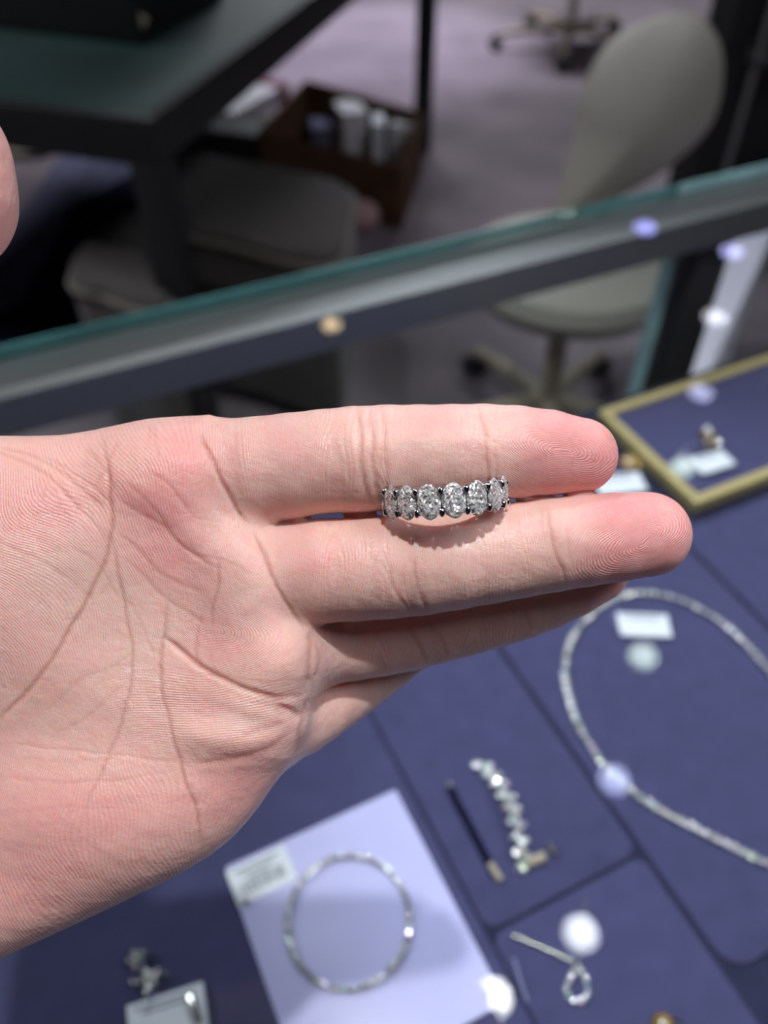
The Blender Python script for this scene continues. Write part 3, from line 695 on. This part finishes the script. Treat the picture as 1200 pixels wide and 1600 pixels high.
PALM = [(-820, 830), (-500, 760), (-300, 715), (-150, 712), (0, 699), (60, 694), (110, 686), (170, 670), (240, 659), (330, 652), (378, 690), (410, 760), (438, 830),
        (472, 905), (496, 975), (500, 1040), (494, 1082), (484, 1105), (478, 1140), (466, 1176), (436, 1212), (402, 1252), (366, 1288), (333, 1316), (300, 1340), (250, 1372), (200, 1400), (120, 1438), (50, 1470), (0, 1494), (-150, 1555), (-400, 1600), (-820, 1680)]
PP = np.array([h3(u, v, PZ)[:2] for u, v in PALM], f32)
def poly_sdf(X, Y):
    d = np.full(X.shape, 1e9, f32); ins = np.zeros(X.shape, bool); n = len(PP)
    for i in range(n):
        a, b = PP[i], PP[(i + 1) % n]; e = b - a
        wx, wy = X - a[0], Y - a[1]; t = np.clip((wx * e[0] + wy * e[1]) / float(e @ e), 0, 1)
        d = np.minimum(d, (wx - e[0] * t) ** 2 + (wy - e[1] * t) ** 2)
        c = (a[1] > Y) != (b[1] > Y)
        xi = a[0] + (Y - a[1]) / (e[1] if abs(e[1]) > 1e-9 else 1e-9) * e[0]
        ins ^= c & (X < xi)
    d = np.sqrt(d); return np.where(ins, -d, d)
def ell(X, Y, Z, c, r):
    q = np.sqrt(((X - c[0]) / r[0]) ** 2 + ((Y - c[1]) / r[1]) ** 2 + ((Z - c[2]) / r[2]) ** 2)
    return (q - 1) * min(r)
RC = h3(694, 775, -5.0)                      # ring centre
RTX, RTZ = math.radians(5.5), math.radians(4.6)
RM = Matrix.Translation(RC) @ Matrix.Rotation(RTZ, 4, 'Z') @ Matrix.Rotation(RTX, 4, 'X')
RMI = np.array(RM.inverted(), f32)
def hand_sdf(X, Y, Z, D2=None):
    if D2 is None: D2 = poly_sdf(X, Y)
    # elliptical rim: the slab's edge is fully rounded over 13 mm
    q = np.maximum(D2 + PR, 0)
    palm = np.sqrt(q * q + (Z - PZ) ** 2) - PR
    m = h3(-40, 900, -6); palm = smin(palm, ell(X, Y, Z, m, (30, 24, 12)), 7)          # ball of the thumb
    m = h3(150, 1245, -10.5); palm = smin(palm, ell(X, Y, Z, m, (26, 14, 12.6)), 6)       # outer edge of the palm
    m = h3(255, 745, -10); palm = smin(palm, ell(X, Y, Z, m, (11, 9, 11.6)), 5)
    m = h3(372, 905, -10); palm = smin(palm, ell(X, Y, Z, m, (9, 9, 11.9)), 5)
    m = h3(400, 1020, -11); palm = smin(palm, ell(X, Y, Z, m, (11, 6.5, 12.5)), 5)
    m = h3(370, 1125, -12); palm = smin(palm, ell(X, Y, Z, m, (10, 4.6, 12.4)), 4)
    palm = smin(palm, chain_sdf(X, Y, Z, THUMB, 6), 9)
    # the hollow of the palm
    m = h3(215, 1005, 26); w = ell(X, Y, Z, m, (34, 28, 26.3)); palm = -smin(-palm, w, 5)
    f = None
    for ch, k in zip(CHAINS, KB):
        g = smin(chain_sdf(X, Y, Z, ch), palm, k); f = g if f is None else np.minimum(f, g)
    # room for the ring pressed into the soft gap between the fingers
    rx = RMI[0, 0] * X + RMI[0, 1] * Y + RMI[0, 2] * Z + RMI[0, 3]; ry = RMI[1, 0] * X + RMI[1, 1] * Y + RMI[1, 2] * Z + RMI[1, 3]
    rz = RMI[2, 0] * X + RMI[2, 1] * Y + RMI[2, 2] * Z + RMI[2, 3]; rr = np.sqrt(rx * rx + rz * rz)
    slot = -smin(-np.maximum(8.3 - rr, rr - 11.0), -(np.abs(ry) - 2.2), .6)
    return -smin(-f, slot, .8)
def surface(f, x0, y0, z0, s):
    """naive surface nets on a sampled field"""
    ins = f < 0; nx, ny, nz = f.shape
    acc = np.zeros((nx - 1, ny - 1, nz - 1, 3), f32); cnt = np.zeros((nx - 1, ny - 1, nz - 1), f32)
    sl = lambda o, n: slice(o, n - 1 + o)
    for ax in range(3):
        o1, o2 = [a for a in range(3) if a != ax]
        for i in (0, 1):
            for j in (0, 1):
                oa = [0, 0, 0]; oa[o1] = i; oa[o2] = j; ob = list(oa); ob[ax] = 1
                A_ = f[sl(oa[0], nx), sl(oa[1], ny), sl(oa[2], nz)]; B_ = f[sl(ob[0], nx), sl(ob[1], ny), sl(ob[2], nz)]
                c = (A_ < 0) != (B_ < 0); den = np.where(c, A_ - B_, 1); t = np.where(c, A_ / den, 0)
                for a in range(3): acc[..., a] += c * (t if a == ax else oa[a])
                cnt += c
    act = cnt > 0; idx = -np.ones(act.shape, np.int64); ii = np.argwhere(act); idx[act] = np.arange(len(ii))
    V = (acc[act] / cnt[act][:, None] + ii) * s + np.array([x0, y0, z0])
    Q = []
    for ax in range(3):
        sh = [slice(1, -1)] * 3; sh[ax] = slice(0, -1); lo = [slice(None)] * 3; hi = [slice(None)] * 3; lo[ax] = slice(0, -1); hi[ax] = slice(1, None)
        ch = ins[tuple(lo)] != ins[tuple(hi)]
        for a in range(3):
            if a != ax:
                k = [slice(None)] * 3; k[a] = slice(1, -1); ch = ch[tuple(k)]
        e = np.argwhere(ch)
        o1, o2 = [a for a in range(3) if a != ax]
        base = e.copy(); base[:, o1] += 1; base[:, o2] += 1
        def at(di, dj):
            c = base.copy(); c[:, o1] -= di; c[:, o2] -= dj; return idx[c[:, 0], c[:, 1], c[:, 2]]
        q = np.stack([at(0, 0), at(1, 0), at(1, 1), at(0, 1)], 1)
        fl = ins[base[:, 0], base[:, 1], base[:, 2]]
        if ax == 1: fl = ~fl
        q[fl] = q[fl][:, ::-1]; Q.append(q)
    return V, np.concatenate(Q)
VS = 1.0
gx, gy, gz = np.arange(-118, 62, VS, dtype=f32), np.arange(-92, 78, VS, dtype=f32), np.arange(-64, 56, VS, dtype=f32)
X2, Y2 = np.meshgrid(gx, gy, indexing='ij'); D2g = poly_sdf(X2, Y2)
field = hand_sdf(gx[:, None, None], gy[None, :, None], gz[None, None, :], D2g[:, :, None])
# close the wrist at the grid's edge
field = np.maximum(field, (-114 - gx)[:, None, None])
HV, HQ = surface(field.astype(f32), gx[0], gy[0], gz[0], VS)
# keep the largest piece only
me = bpy.data.meshes.new('tmp'); me.from_pydata(HV.tolist(), [], HQ.tolist()); me.update()
tmp = bpy.data.objects.new('tmp', me); C.objects.link(tmp)
md = tmp.modifiers.new('s', 'SUBSURF'); md.subdivision_type = 'CATMULL_CLARK'; md.levels = 2
bpy.context.view_layer.update()
hm = bpy.data.meshes.new_from_object(tmp.evaluated_get(bpy.context.evaluated_depsgraph_get()))
bpy.data.objects.remove(tmp); bpy.data.meshes.remove(me)
nv = len(hm.vertices); co = np.empty(nv * 3, f32); hm.vertices.foreach_get('co', co); co = co.reshape(-1, 3)
def grad(p, e=.15):
    x, y, z = p[:, 0], p[:, 1], p[:, 2]; f = hand_sdf(x, y, z)
    return f, np.stack([hand_sdf(x + e, y, z) - f, hand_sdf(x, y + e, z) - f, hand_sdf(x, y, z + e) - f], 1) / e
wrist = co[:, 0] < -113
for it in range(2):
    f, g = grad(co); gl = np.maximum((g * g).sum(1), .25); st = np.clip(f / gl, -.5, .5); st[wrist] = 0
    co -= (g * st[:, None]).astype(f32)
# ---- skin relief, written in the palm's own coordinates (pixels of the projected palm for convenience)
U = 600 + co[:, 0] * FP / (HD - co[:, 2]); V_ = 800 - co[:, 1] * FP / (HD - co[:, 2])
f, g = grad(co); nrm = g / np.maximum(np.linalg.norm(g, axis=1), 1e-6)[:, None]
front = np.clip((nrm[:, 2] + .05) / .3, 0, 1); front[co[:, 2] > 12] *= 1
front *= (co[:, 2] < 14)
def line(pts, w, soft=True):
    """closeness to a polyline, 1 on it and 0 at w pixels, fading at its ends"""
    pts = np.array(pts, f32); out = np.zeros(nv, f32); bb = (U > pts[:, 0].min() - 3 * w) & (U < pts[:, 0].max() + 3 * w) & (V_ > pts[:, 1].min() - 3 * w) & (V_ < pts[:, 1].max() + 3 * w)
    i = np.where(bb)[0]; 
    if not len(i): return out
    q = [Vector((p[0], p[1], 0)) for p in pts]; q = crom(q, max(4, int(sum((b - a).length for a, b in zip(q, q[1:])) / 7)), False)
    x, y = U[i], V_[i]; x = x + 1.0 * np.sin(y * .09 + pts[0, 0]) + .4 * np.sin(y * .31); y = y + 1.0 * np.sin(x * .08 + pts[0, 1]); best = np.full(len(i), 1e9, f32); tt = np.zeros(len(i), f32); n = len(q) - 1
    for k in range(n):
        a, b = q[k], q[k + 1]; ex, ey = b.x - a.x, b.y - a.y; L = ex * ex + ey * ey + 1e-9
        t = np.clip(((x - a.x) * ex + (y - a.y) * ey) / L, 0, 1); d = (x - a.x - t * ex) ** 2 + (y - a.y - t * ey) ** 2
        m = d < best; best[m] = d[m]; tt[m] = (k + t[m]) / n
    s = np.exp(-best / (w * w)); fade = np.clip(tt / .12, 0, 1) * np.clip((1 - tt) / .15, 0, 1) if soft else 1
    out[i] = s * fade; return out
DIS = np.zeros(nv, f32); CR = np.zeros(nv, f32)
LINES = [  # points, width px, depth mm, darkness
 ([(158, 672), (166, 715), (172, 774), (174, 830), (160, 885), (120, 965), (75, 1038), (32, 1091), (-30, 1150)], 3.4, .38, .9),
 ([(172, 826), (186, 900), (201, 980), (207, 1032), (199, 1091), (183, 1145), (161, 1199), (140, 1247), (126, 1292)], 3.0, .22, .62),
 ([(262, 925), (256, 990), (250, 1038), (253, 1081), (263, 1124), (277, 1177), (290, 1220), (304, 1258), (313, 1300), (314, 1345)], 3.2, .28, .7),
 ([(252, 992), (280, 1015), (312, 1040), (344, 1059), (387, 1078), (425, 1090), (452, 1088), (474, 1086)], 4.2, .75, .8),
 ([(312, 676), (322, 700), (337, 728), (352, 765), (372, 800), (394, 824)], 3.4, .55, .9),
 ([(398, 828), (410, 858), (425, 898), (440, 932), (462, 962), (482, 984)], 3.2, .5, .9),
 ([(480, 985), (486, 1010), (484, 1045), (478, 1075)], 4.5, .4, .7),
 ([(492, 1005), (500, 1035), (492, 1062)], 3, .25, .5),
 ([(432, 1100), (452, 1108), (470, 1122)], 4, .5, .5),
 ([(478, 1090), (472, 1120), (464, 1165), (458, 1190)], 3, .22, .6),
 ([(300, 1192), (345, 1190), (390, 1180), (430, 1166), (462, 1140)], 6, .45, .35),
 ([(376, 1150), (410, 1142), (445, 1128)], 6, .35, .25),
 # folds over the pad below the index finger
 ([(183, 752), (215, 768), (245, 800), (275, 845), (310, 870), (350, 893)], 3.2, .16, .45), ([(178, 778), (215, 800), (255, 822), (290, 858), (325, 880)], 3, .14, .35),
 ([(231, 735), (262, 757), (290, 790), (312, 815)], 2.8, .16, .4), ([(178, 828), (215, 858), (250, 895), (290, 915), (335, 925)], 3, .16, .4),
 ([(190, 870), (225, 900), (260, 935), (305, 965), (330, 985)], 2.8, .14, .4), ([(300, 870), (345, 872), (395, 900)], 2.4, .1, .3),
 ([(343, 872), (342, 910), (334, 945), (331, 985)], 2.6, .18, .6), ([(318, 955), (308, 985), (306, 1020), (315, 1040)], 2.6, .16, .5),
 ([(240, 665), (245, 700), (256, 728)], 2.4, .1, .35), ([(233, 662), (232, 690)], 2.2, .08, .3),
 # fan of lines at the web of the thumb
 ([(-20, 706), (30, 718), (75, 745), (115, 785), (150, 822), (166, 850)], 3.4, .2, .45), ([(-20, 698), (50, 712), (90, 735), (140, 775), (168, 800)], 3, .18, .4),
 ([(60, 712), (110, 735), (150, 765), (180, 800)], 2.6, .15, .35), ([(130, 700), (160, 730), (180, 765)], 2.6, .14, .35), ([(185, 690), (165, 728), (150, 760)], 2.4, .14, .35),
 ([(-10, 845), (50, 870), (110, 905), (160, 960)], 2.6, .1, .2), ([(100, 845), (150, 880), (185, 930), (215, 950)], 2.6, .12, .3),
 ([(200, 935), (225, 985), (245, 1030)], 2.6, .1, .3), ([(222, 1010), (180, 1040), (130, 1060), (70, 1110)], 2.8, .1, .25),
 ([(0, 1161), (108, 1172), (215, 1183), (310, 1196)], 2.6, .12, .3), ([(0, 1215), (110, 1222), (210, 1216), (280, 1200)], 2.6, .1, .25), ([(20, 1185), (130, 1190), (200, 1180)], 2.2, .08, .2),
 ([(-20, 990), (40, 960), (90, 915)], 2.6, .07, .16), ([(85, 1150), (150, 1110), (200, 1060)], 2.8, .09, .22), ([(260, 1085), (300, 1110), (350, 1125)], 2.4, .08, .2),
 ([(330, 1050), (390, 1062), (430, 1075)], 2.4, .06, .15), ([(0, 1275), (100, 1262), (200, 1265)], 2.4, .06, .15),
]
def joint(u, v0, v1, bow, w, d, c):
    n = 7; LINES.append(([(u + bow * math.sin(PI * k / (n - 1)) * -1 + .03 * 0, v0 + (v1 - v0) * k / (n - 1)) for k in range(n)], w, d, c))
for u, bw, d, c, sl in ((560, -10, .2, .62, 18), (578, -6, .14, .4, 14), (598, -4, .12, .35, 8)): LINES.append(([(u, 625), (u + 2, 660), (u + 3 - bw * .2, 700), (u + 6, 740), (u + sl, 775), (u + sl + 14, 802)], 3, d, c))
LINES.append(([(748, 632), (754, 660), (760, 700), (762, 740), (763, 775)], 2.8, .17, .55)); LINES.append(([(770, 690), (776, 730), (776, 772)], 2.6, .08, .25))
LINES.append(([(610, 880), (612, 905), (625, 935), (645, 965)], 3, .2, .6)); LINES.append(([(652, 868), (648, 895), (655, 925), (672, 958)], 3, .2, .6)); LINES.append(([(632, 880), (630, 905), (638, 938), (655, 962)], 2.6, .12, .35))
LINES.append(([(860, 790), (858, 820), (868, 860), (880, 895), (884, 922)], 3, .2, .65)); LINES.append(([(884, 820), (888, 850), (895, 885)], 2.6, .1, .3)); LINES.append(([(845, 790), (846, 815), (850, 830)], 2.4, .07, .2))
LINES.append(([(635, 975), (650, 1000), (665, 1038)], 4, .2, .5)); LINES.append(([(665, 970), (690, 1000), (700, 1030)], 3.5, .15, .4)); LINES.append(([(820, 950), (830, 985)], 3.5, .15, .4))
LINES.append(([(545, 860), (560, 880), (565, 930)], 2.4, .05, .12)); LINES.append(([(720, 870), (735, 890), (740, 920)], 2.4, .05, .12))
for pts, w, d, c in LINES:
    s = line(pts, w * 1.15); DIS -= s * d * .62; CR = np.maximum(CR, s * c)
    if w > 5: DIS += line(pts, w * 3.2) * d * .12
gauss = lambda cx, cy, sx, sy, a=0: np.exp(-((((U - cx) * math.cos(a) + (V_ - cy) * math.sin(a)) / sx) ** 2 + ((-(U - cx) * math.sin(a) + (V_ - cy) * math.cos(a)) / sy) ** 2))
for cx, cy, sx, sy, a, hgt in ((300, 745, 34, 55, .5, .5), (215, 735, 20, 22, 0, -.35), (250, 790, 90, 18, .75, .15), (245, 835, 90, 20, .7, -.12), (300, 840, 60, 20, .7, .15), (375, 960, 50, 45, 0, .5), (400, 1110, 60, 16, .3, .7), (340, 1150, 70, 20, .1, .35), (250, 1130, 30, 60, -.2, -.25), (445, 1096, 22, 10, .3, .5), (120, 860, 50, 80, .3, .3), (330, 905, 30, 40, .4, .3)):
    DIS += (gauss(cx, cy, sx, sy, a) * hgt).astype(f32)
# small folds between the creases at the finger joints
DIS += .05 * np.sin(U * .32 + 1.2 * np.sin(V_ * .03)) * (gauss(580, 710, 40, 90) + gauss(635, 890, 45, 90))
co += nrm.astype(f32) * (DIS * front)[:, None]
# ridge phases (in ridge counts), stored on the points and turned into fine relief by the material
X, Y = U / 8.84, V_ / 8.84
def wob(s, a): return a * (np.sin(X * s + 1.3 * np.sin(Y * s * .7)) + np.sin(Y * s * 1.1 + 2 + 1.1 * np.sin(X * s * .8)))
def whorl(cu, cv, ang, ax, ay):
    x, y = (U - cu) / 8.84, (V_ - cv) / 8.84; x, y = x * math.cos(ang) + y * math.sin(ang), -x * math.sin(ang) + y * math.cos(ang)
    x = x + .35 * np.sin(y * .7 + 1); y = y + .3 * np.sin(x * .6) + .012 * x * x
    return np.sqrt((np.maximum(np.abs(x) - .8, 0) / ax) ** 2 + (y / ay) ** 2 + .01) + .10 * np.sin(x * .9) * np.minimum(1, np.abs(y))
RID = .36
tip1 = 1 / (1 + np.exp(-(U - 790) / 14)) * (V_ < 777 - (U - 800) * .06); tip2 = 1 / (1 + np.exp(-(U - 900) / 14)) * (V_ >= 777 - (U - 800) * .06)
ph1 = np.where(tip2 > tip1, whorl(1012, 842, -.55, 1.7, .85), whorl(880, 704, .25, 1.9, .85)) / RID
w1 = np.clip(tip1 + tip2, 0, 1)
palm_m = 1 / (1 + np.exp((U - (395 + .32 * (V_ - 825))) / 6))
fing = (X + .07 * Y * np.sin(X * .25) + wob(.35, .3)) / (RID * 1.2)
ang = .55 * np.sin(X * .07 + .5) + .5 * np.cos(Y * .06)
palm_ph = (X * .55 - Y * .12 + 3.0 * np.sin(Y * .085 + .6) + 2.4 * np.sin(X * .11 + Y * .09) + wob(.3, .35)) / (RID * .85)
pad_ph = whorl(330, 985, .3, 1.6, .75) / RID; padm = gauss(375, 1000, 100, 70) ** .6
hyp = ((Y * .75 + X * .2) + 2.2 * np.sin(X * .10) + wob(.3, .3)) / (RID * .95); hypm = np.clip(gauss(330, 1110, 130, 55), 0, 1) ** .5
ph2 = np.where(palm_m > .5, palm_ph, fing)
seam = np.exp(-((palm_m - .5) / .3) ** 2)
w2 = (1 - .8 * seam) * np.clip(1 - w1, 0, 1) * np.where(palm_m > .5, np.clip(1 - 1.3 * padm - 1.3 * hypm, .12, 1) * .55, .5)
ph3 = np.where(padm > hypm, pad_ph, hyp); w3 = palm_m * (1 - .8 * seam) * .75 * np.clip(1.5 * np.maximum(padm, hypm) - .3, 0, 1)
# colour of the skin itself: rosy pads and knuckle side, paler and yellower valleys
pink = .62 * tip1 * np.clip((U - 770) / 90, 0, 1) + .62 * tip2 * np.clip((U - 860) / 100, 0, 1)
for cx, cy, sx, sy, a, h in ((290, 720, 60, 60, 0, .55), (250, 800, 90, 40, .6, .45), (260, 880, 70, 40, .5, .4), (60, 790, 110, 60, 0, .4), (340, 1010, 50, 35, 0, .35), (120, 1290, 170, 90, 0, .38), (380, 1230, 80, 60, -.6, .4), (30, 1400, 120, 60, 0, .35),
                         (450, 700, 60, 30, 0, .22), (500, 880, 40, 20, 0, .25), (40, 1010, 80, 60, 0, .15), (460, 870, 70, 26, 0, .2), (-100, 280, 130, 160, 0, .55), (300, 1100, 50, 40, 0, .2), (680, 660, 60, 20, 0, .2)):
    pink = pink + h * gauss(cx, cy, sx, sy, a)
pale = .9 * gauss(110, 900, 90, 120, .4) + .8 * gauss(230, 1010, 60, 90) + .7 * gauss(330, 1130, 80, 40) + .5 * gauss(400, 900, 40, 60) + .5 * gauss(680, 720, 60, 50) + .5 * gauss(740, 860, 80, 50)
def setattr_f(name, a):
    at = hm.attributes.new(name, 'FLOAT', 'POINT'); at.data.foreach_set('value', np.ascontiguousarray(a, dtype=f32))
for n_, a in (('crease', CR * front), ('ph1', ph1), ('w1', w1 * front), ('ph2', ph2), ('w2', w2 * front), ('ph3', ph3), ('w3', w3 * front), ('pink', np.clip(pink, 0, 1)), ('pale', np.clip(pale, 0, 1))): setattr_f(n_, a)
hm.vertices.foreach_set('co', co.astype(f32).ravel()); hm.update(); hm.name = 'hand'; hm.shade_smooth()
print('hand verts', nv)

def skin_material():
    m = bpy.data.materials.new('skin'); m.use_nodes = True; nt = m.node_tree; N = nt.nodes; L = nt.links; b = N['Principled BSDF']
    at = lambda n: (lambda a: (setattr(a, 'attribute_name', n), a.outputs['Fac'])[1])(N.new('ShaderNodeAttribute'))
    def math_(op, a, c=None, clamp=False):
        n = N.new('ShaderNodeMath'); n.operation = op; n.use_clamp = clamp
        for i, q in enumerate((a, c)):
            if q is None: continue
            if isinstance(q, (int, float)): n.inputs[i].default_value = q
            else: L.new(q, n.inputs[i])
        return n.outputs[0]
    def mix(f, a, c):
        n = N.new('ShaderNodeMix'); n.data_type = 'RGBA'
        for i, q in ((0, f), (6, a), (7, c)):
            if isinstance(q, (int, float, tuple)): n.inputs[i].default_value = q
            else: L.new(q, n.inputs[i])
        return n.outputs[2]
    tc = N.new('ShaderNodeTexCoord')
    def noise(s, det=3, r=.5):
        n = N.new('ShaderNodeTexNoise'); n.inputs['Scale'].default_value = s; n.inputs['Detail'].default_value = det; n.inputs['Roughness'].default_value = r; L.new(tc.outputs['Object'], n.inputs[0]); return n.outputs[0]
    def ramp(x, lo, hi):
        n = N.new('ShaderNodeMapRange'); n.inputs[1].default_value = lo; n.inputs[2].default_value = hi; L.new(x, n.inputs[0]); return n.outputs[0]
    blotch = ramp(noise(.13, 5, .6), .35, .7); fine = noise(.55, 5, .65)
    base = mix(math_('MULTIPLY', blotch, .55), SK['base'], SK['mid'])
    base = mix(math_('MULTIPLY', at('pale'), .6), base, SK['pale'])
    pk = math_('MULTIPLY', at('pink'), math_('ADD', .45, math_('MULTIPLY', fine, 1.1)), True)
    base = mix(pk, base, SK['pink'])
    base = mix(math_('MULTIPLY', ramp(fine, .5, .75), .25), base, SK['red'])
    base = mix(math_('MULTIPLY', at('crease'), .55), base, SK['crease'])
    # friction ridges
    tot = None; cells = noise(2.2, 2)
    for i in '123':
        s = math_('MULTIPLY', math_('SINE', math_('MULTIPLY', math_('ADD', at('ph' + i), math_('MULTIPLY', noise(.8, 2), .5)), 2 * PI)), at('w' + i))
        tot = s if tot is None else math_('ADD', tot, s)
    base = mix(math_('MULTIPLY', ramp(tot, .2, 1), .16), base, SK['light'])
    base = mix(math_('MULTIPLY', ramp(tot, -.2, -1), .2), base, SK['crease'])
    L.new(base, b.inputs['Base Color'])
    vo = N.new('ShaderNodeTexVoronoi'); vo.feature = 'DISTANCE_TO_EDGE'; vo.inputs['Scale'].default_value = 1.1; L.new(tc.outputs['Object'], vo.inputs[0])
    hgt = math_('ADD', math_('MULTIPLY', tot, .038), math_('MULTIPLY', ramp(vo.outputs[0], 0, .12), .03)); hgt = math_('ADD', hgt, math_('MULTIPLY', fine, .12)); hgt = math_('ADD', hgt, math_('MULTIPLY', noise(.25, 3), .5))
    bp = N.new('ShaderNodeBump'); bp.inputs['Strength'].default_value = 1; bp.inputs['Distance'].default_value = .001; L.new(hgt, bp.inputs['Height']); L.new(bp.outputs[0], b.inputs['Normal'])
    b.inputs['Roughness'].default_value = .40; b.inputs['Specular IOR Level'].default_value = .5
    b.inputs['Subsurface Weight'].default_value = .85; b.inputs['Subsurface Scale'].default_value = .0028
    b.inputs['Subsurface Radius'].default_value = (1, .36, .2)
    return m
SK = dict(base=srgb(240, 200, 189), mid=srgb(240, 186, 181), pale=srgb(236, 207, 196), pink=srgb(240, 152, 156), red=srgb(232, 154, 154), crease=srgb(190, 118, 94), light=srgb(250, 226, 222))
hm.materials.clear(); hm.materials.append(skin_material())
hand = bpy.data.objects.new('hand', hm); C.objects.link(hand); hand.matrix_basis = HM
tag(hand, "person's open left hand, palm up, holding the diamond ring between index and middle finger", 'hand')
# nails on the far side of each fingertip
def fingernail(ch, up, zoff=0, half=50):
    (u1, v1, r1, z1), (u2, v2, r2, z2) = ch[-2], ch[-1]
    p1, p2 = Vector(h3(u1, v1, z1)), Vector(h3(u2, v2, z2)); a = (p2 - p1).normalized(); r = hr(r2, z2)
    up = Vector(up); up = (up - a * up.dot(a)).normalized(); w = a.cross(up); bm = bmesh.new(); n, m = 10, 12; g = []
    for i in range(m + 1):
        t = -r * .95 + (r * 1.85) * i / m
        rr = r + .15 if t < 0 else math.sqrt(max(0, 1 - (t / (r * 1.25)) ** 2)) * r + .15 + .25 * t / r
        nar = 1 - .25 * max(0, (i / m - .75) / .25) ** 2 - .3 * max(0, (.2 - i / m) / .2) ** 2
        g.append([(p2 + a * t + up * (rr * math.cos(q)) + w * (rr * math.sin(q)), up * math.cos(q) + w * math.sin(q)) for q in [math.radians(half * nar * (2 * j / n - 1)) for j in range(n + 1)]])
    lo = [[bm.verts.new(p - d * .25) for p, d in row] for row in g]; hi = [[bm.verts.new(p + d * .25) for p, d in row] for row in g]
    for i in range(m):
        for j in range(n):
            bm.faces.new((hi[i][j], hi[i + 1][j], hi[i + 1][j + 1], hi[i][j + 1])); bm.faces.new((lo[i][j], lo[i][j + 1], lo[i + 1][j + 1], lo[i + 1][j]))
    bd = [(i, 0) for i in range(m + 1)] + [(m, j) for j in range(1, n + 1)] + [(i, n) for i in range(m - 1, -1, -1)] + [(0, j) for j in range(n - 1, 0, -1)]
    for k in range(len(bd)):
        (i, j), (i2, j2) = bd[k], bd[(k + 1) % len(bd)]; bm.faces.new((lo[i][j], hi[i][j], hi[i2][j2], lo[i2][j2]))
    bmesh.ops.recalc_face_normals(bm, faces=bm.faces)
    me = bpy.data.meshes.new('fingernail'); bm.to_mesh(me); bm.free(); me.materials.append(M['nail']); me.shade_smooth()
    link('fingernail', me, hand, Matrix.Identity(4))
fingernail(INDEX, (0, .1, -1)); fingernail(MIDDLE, (0, -.15, -1)); fingernail(RINGF, (0, -.2, -1)); fingernail(PINKY, (0, -.3, -1)); fingernail(THUMB, (-.6, 0, .8))

# ---- the ring: oval stones all round, shared claws, open gallery
ring = empty('diamond_ring', HM @ RM @ Matrix.Scale(1000, 4))
tag(ring, 'platinum eternity ring of oval diamonds held between the index and middle fingers', 'ring')
def crushed(seed, a=2.1, b=3.1):
    """oval stone in mm: girdle, faceted crown, broken-up table; faces +z"""
    R = random.Random(seed); bm = bmesh.new(); rings = []
    for q, z, n, off in ((1, 0, 24, 0), (.86, .34, 18, .5), (.70, .52, 16, 0), (.52, .60, 14, .5), (.34, .60, 10, 0), (.16, .60, 6, .5)):
        rings.append([bm.verts.new((a * q * math.cos(2 * PI * (i + off) / n + R.uniform(-.08, .08)), b * q * math.sin(2 * PI * (i + off) / n), z + (R.uniform(-.17, .17) if q < .9 else 0))) for i in range(n)])
    ce = bm.verts.new((0, 0, .6))
    for A_, B_ in zip(rings, rings[1:]):
        i = j = 0; na, nb = len(A_), len(B_); an = lambda v: math.atan2(v.co.y / b, v.co.x / a) % (2 * PI)
        while i < na or j < nb:
            if j >= nb or (i < na and (i + 1) / na <= (j + 1) / nb): bm.faces.new((A_[i % na], A_[(i + 1) % na], B_[j % nb])); i += 1
            else: bm.faces.new((A_[i % na], B_[(j + 1) % nb], B_[j % nb])); j += 1
    for k in range(6): bm.faces.new((rings[-1][k], rings[-1][(k + 1) % 6], ce))
    cu = bm.verts.new((0, 0, -1.7))
    for k in range(24): bm.faces.new((rings[0][(k + 1) % 24], rings[0][k], cu))
    me = bpy.data.meshes.new('stone'); bm.to_mesh(me); bm.free(); me.materials.append(M['diamond']); return me
NS = 16; RG = 10.9; mm = Matrix.Scale(.001, 4)
claw = MB()
for s in (-1, 1):
    claw.tube([(0, s * 1.1, -2.3), (0, s * 1.75, -1.2), (0, s * 2.0, -.2), (0, s * 1.95, .45), (0, s * 1.75, .62)], [.30, .36, .48, .56, .34], 10)
    claw.ball((0, s * 1.80, .52), .56, 10, (1, 1.5, .8))
claw.tube([(0, -1.2, -2.2), (0, 1.2, -2.2)], .3, 8)
claw_me = claw.mesh('claw', M['platinum'])
cupm = MB(); cupm.tube([(1.6 * math.cos(q), 2.5 * math.sin(q), -.62) for q in [2 * PI * k / 28 for k in range(28)]], .26, 8, True); cup_me = cupm.mesh('basket', M['platinum'])
for i in range(NS):
    th = 2 * PI * (i + .18) / NS
    base = mm @ Matrix.Rotation(th, 4, 'Y') @ Matrix.Translation((0, 0, RG))
    o = link('stone', crushed(i), ring, base); link('basket', cup_me, o, Matrix.Identity(4))
    link('claw', claw_me, ring, mm @ Matrix.Rotation(th + PI / NS, 4, 'Y') @ Matrix.Translation((0, 0, RG)))
for s in (-1, 1):
    b = MB().tube([(8.75 * math.sin(q), s * 1.05, 8.75 * math.cos(q)) for q in [2 * PI * k / 72 for k in range(72)]], .36, 8, True)
    link('band', b.mesh('band', M['platinum']), ring, mm)
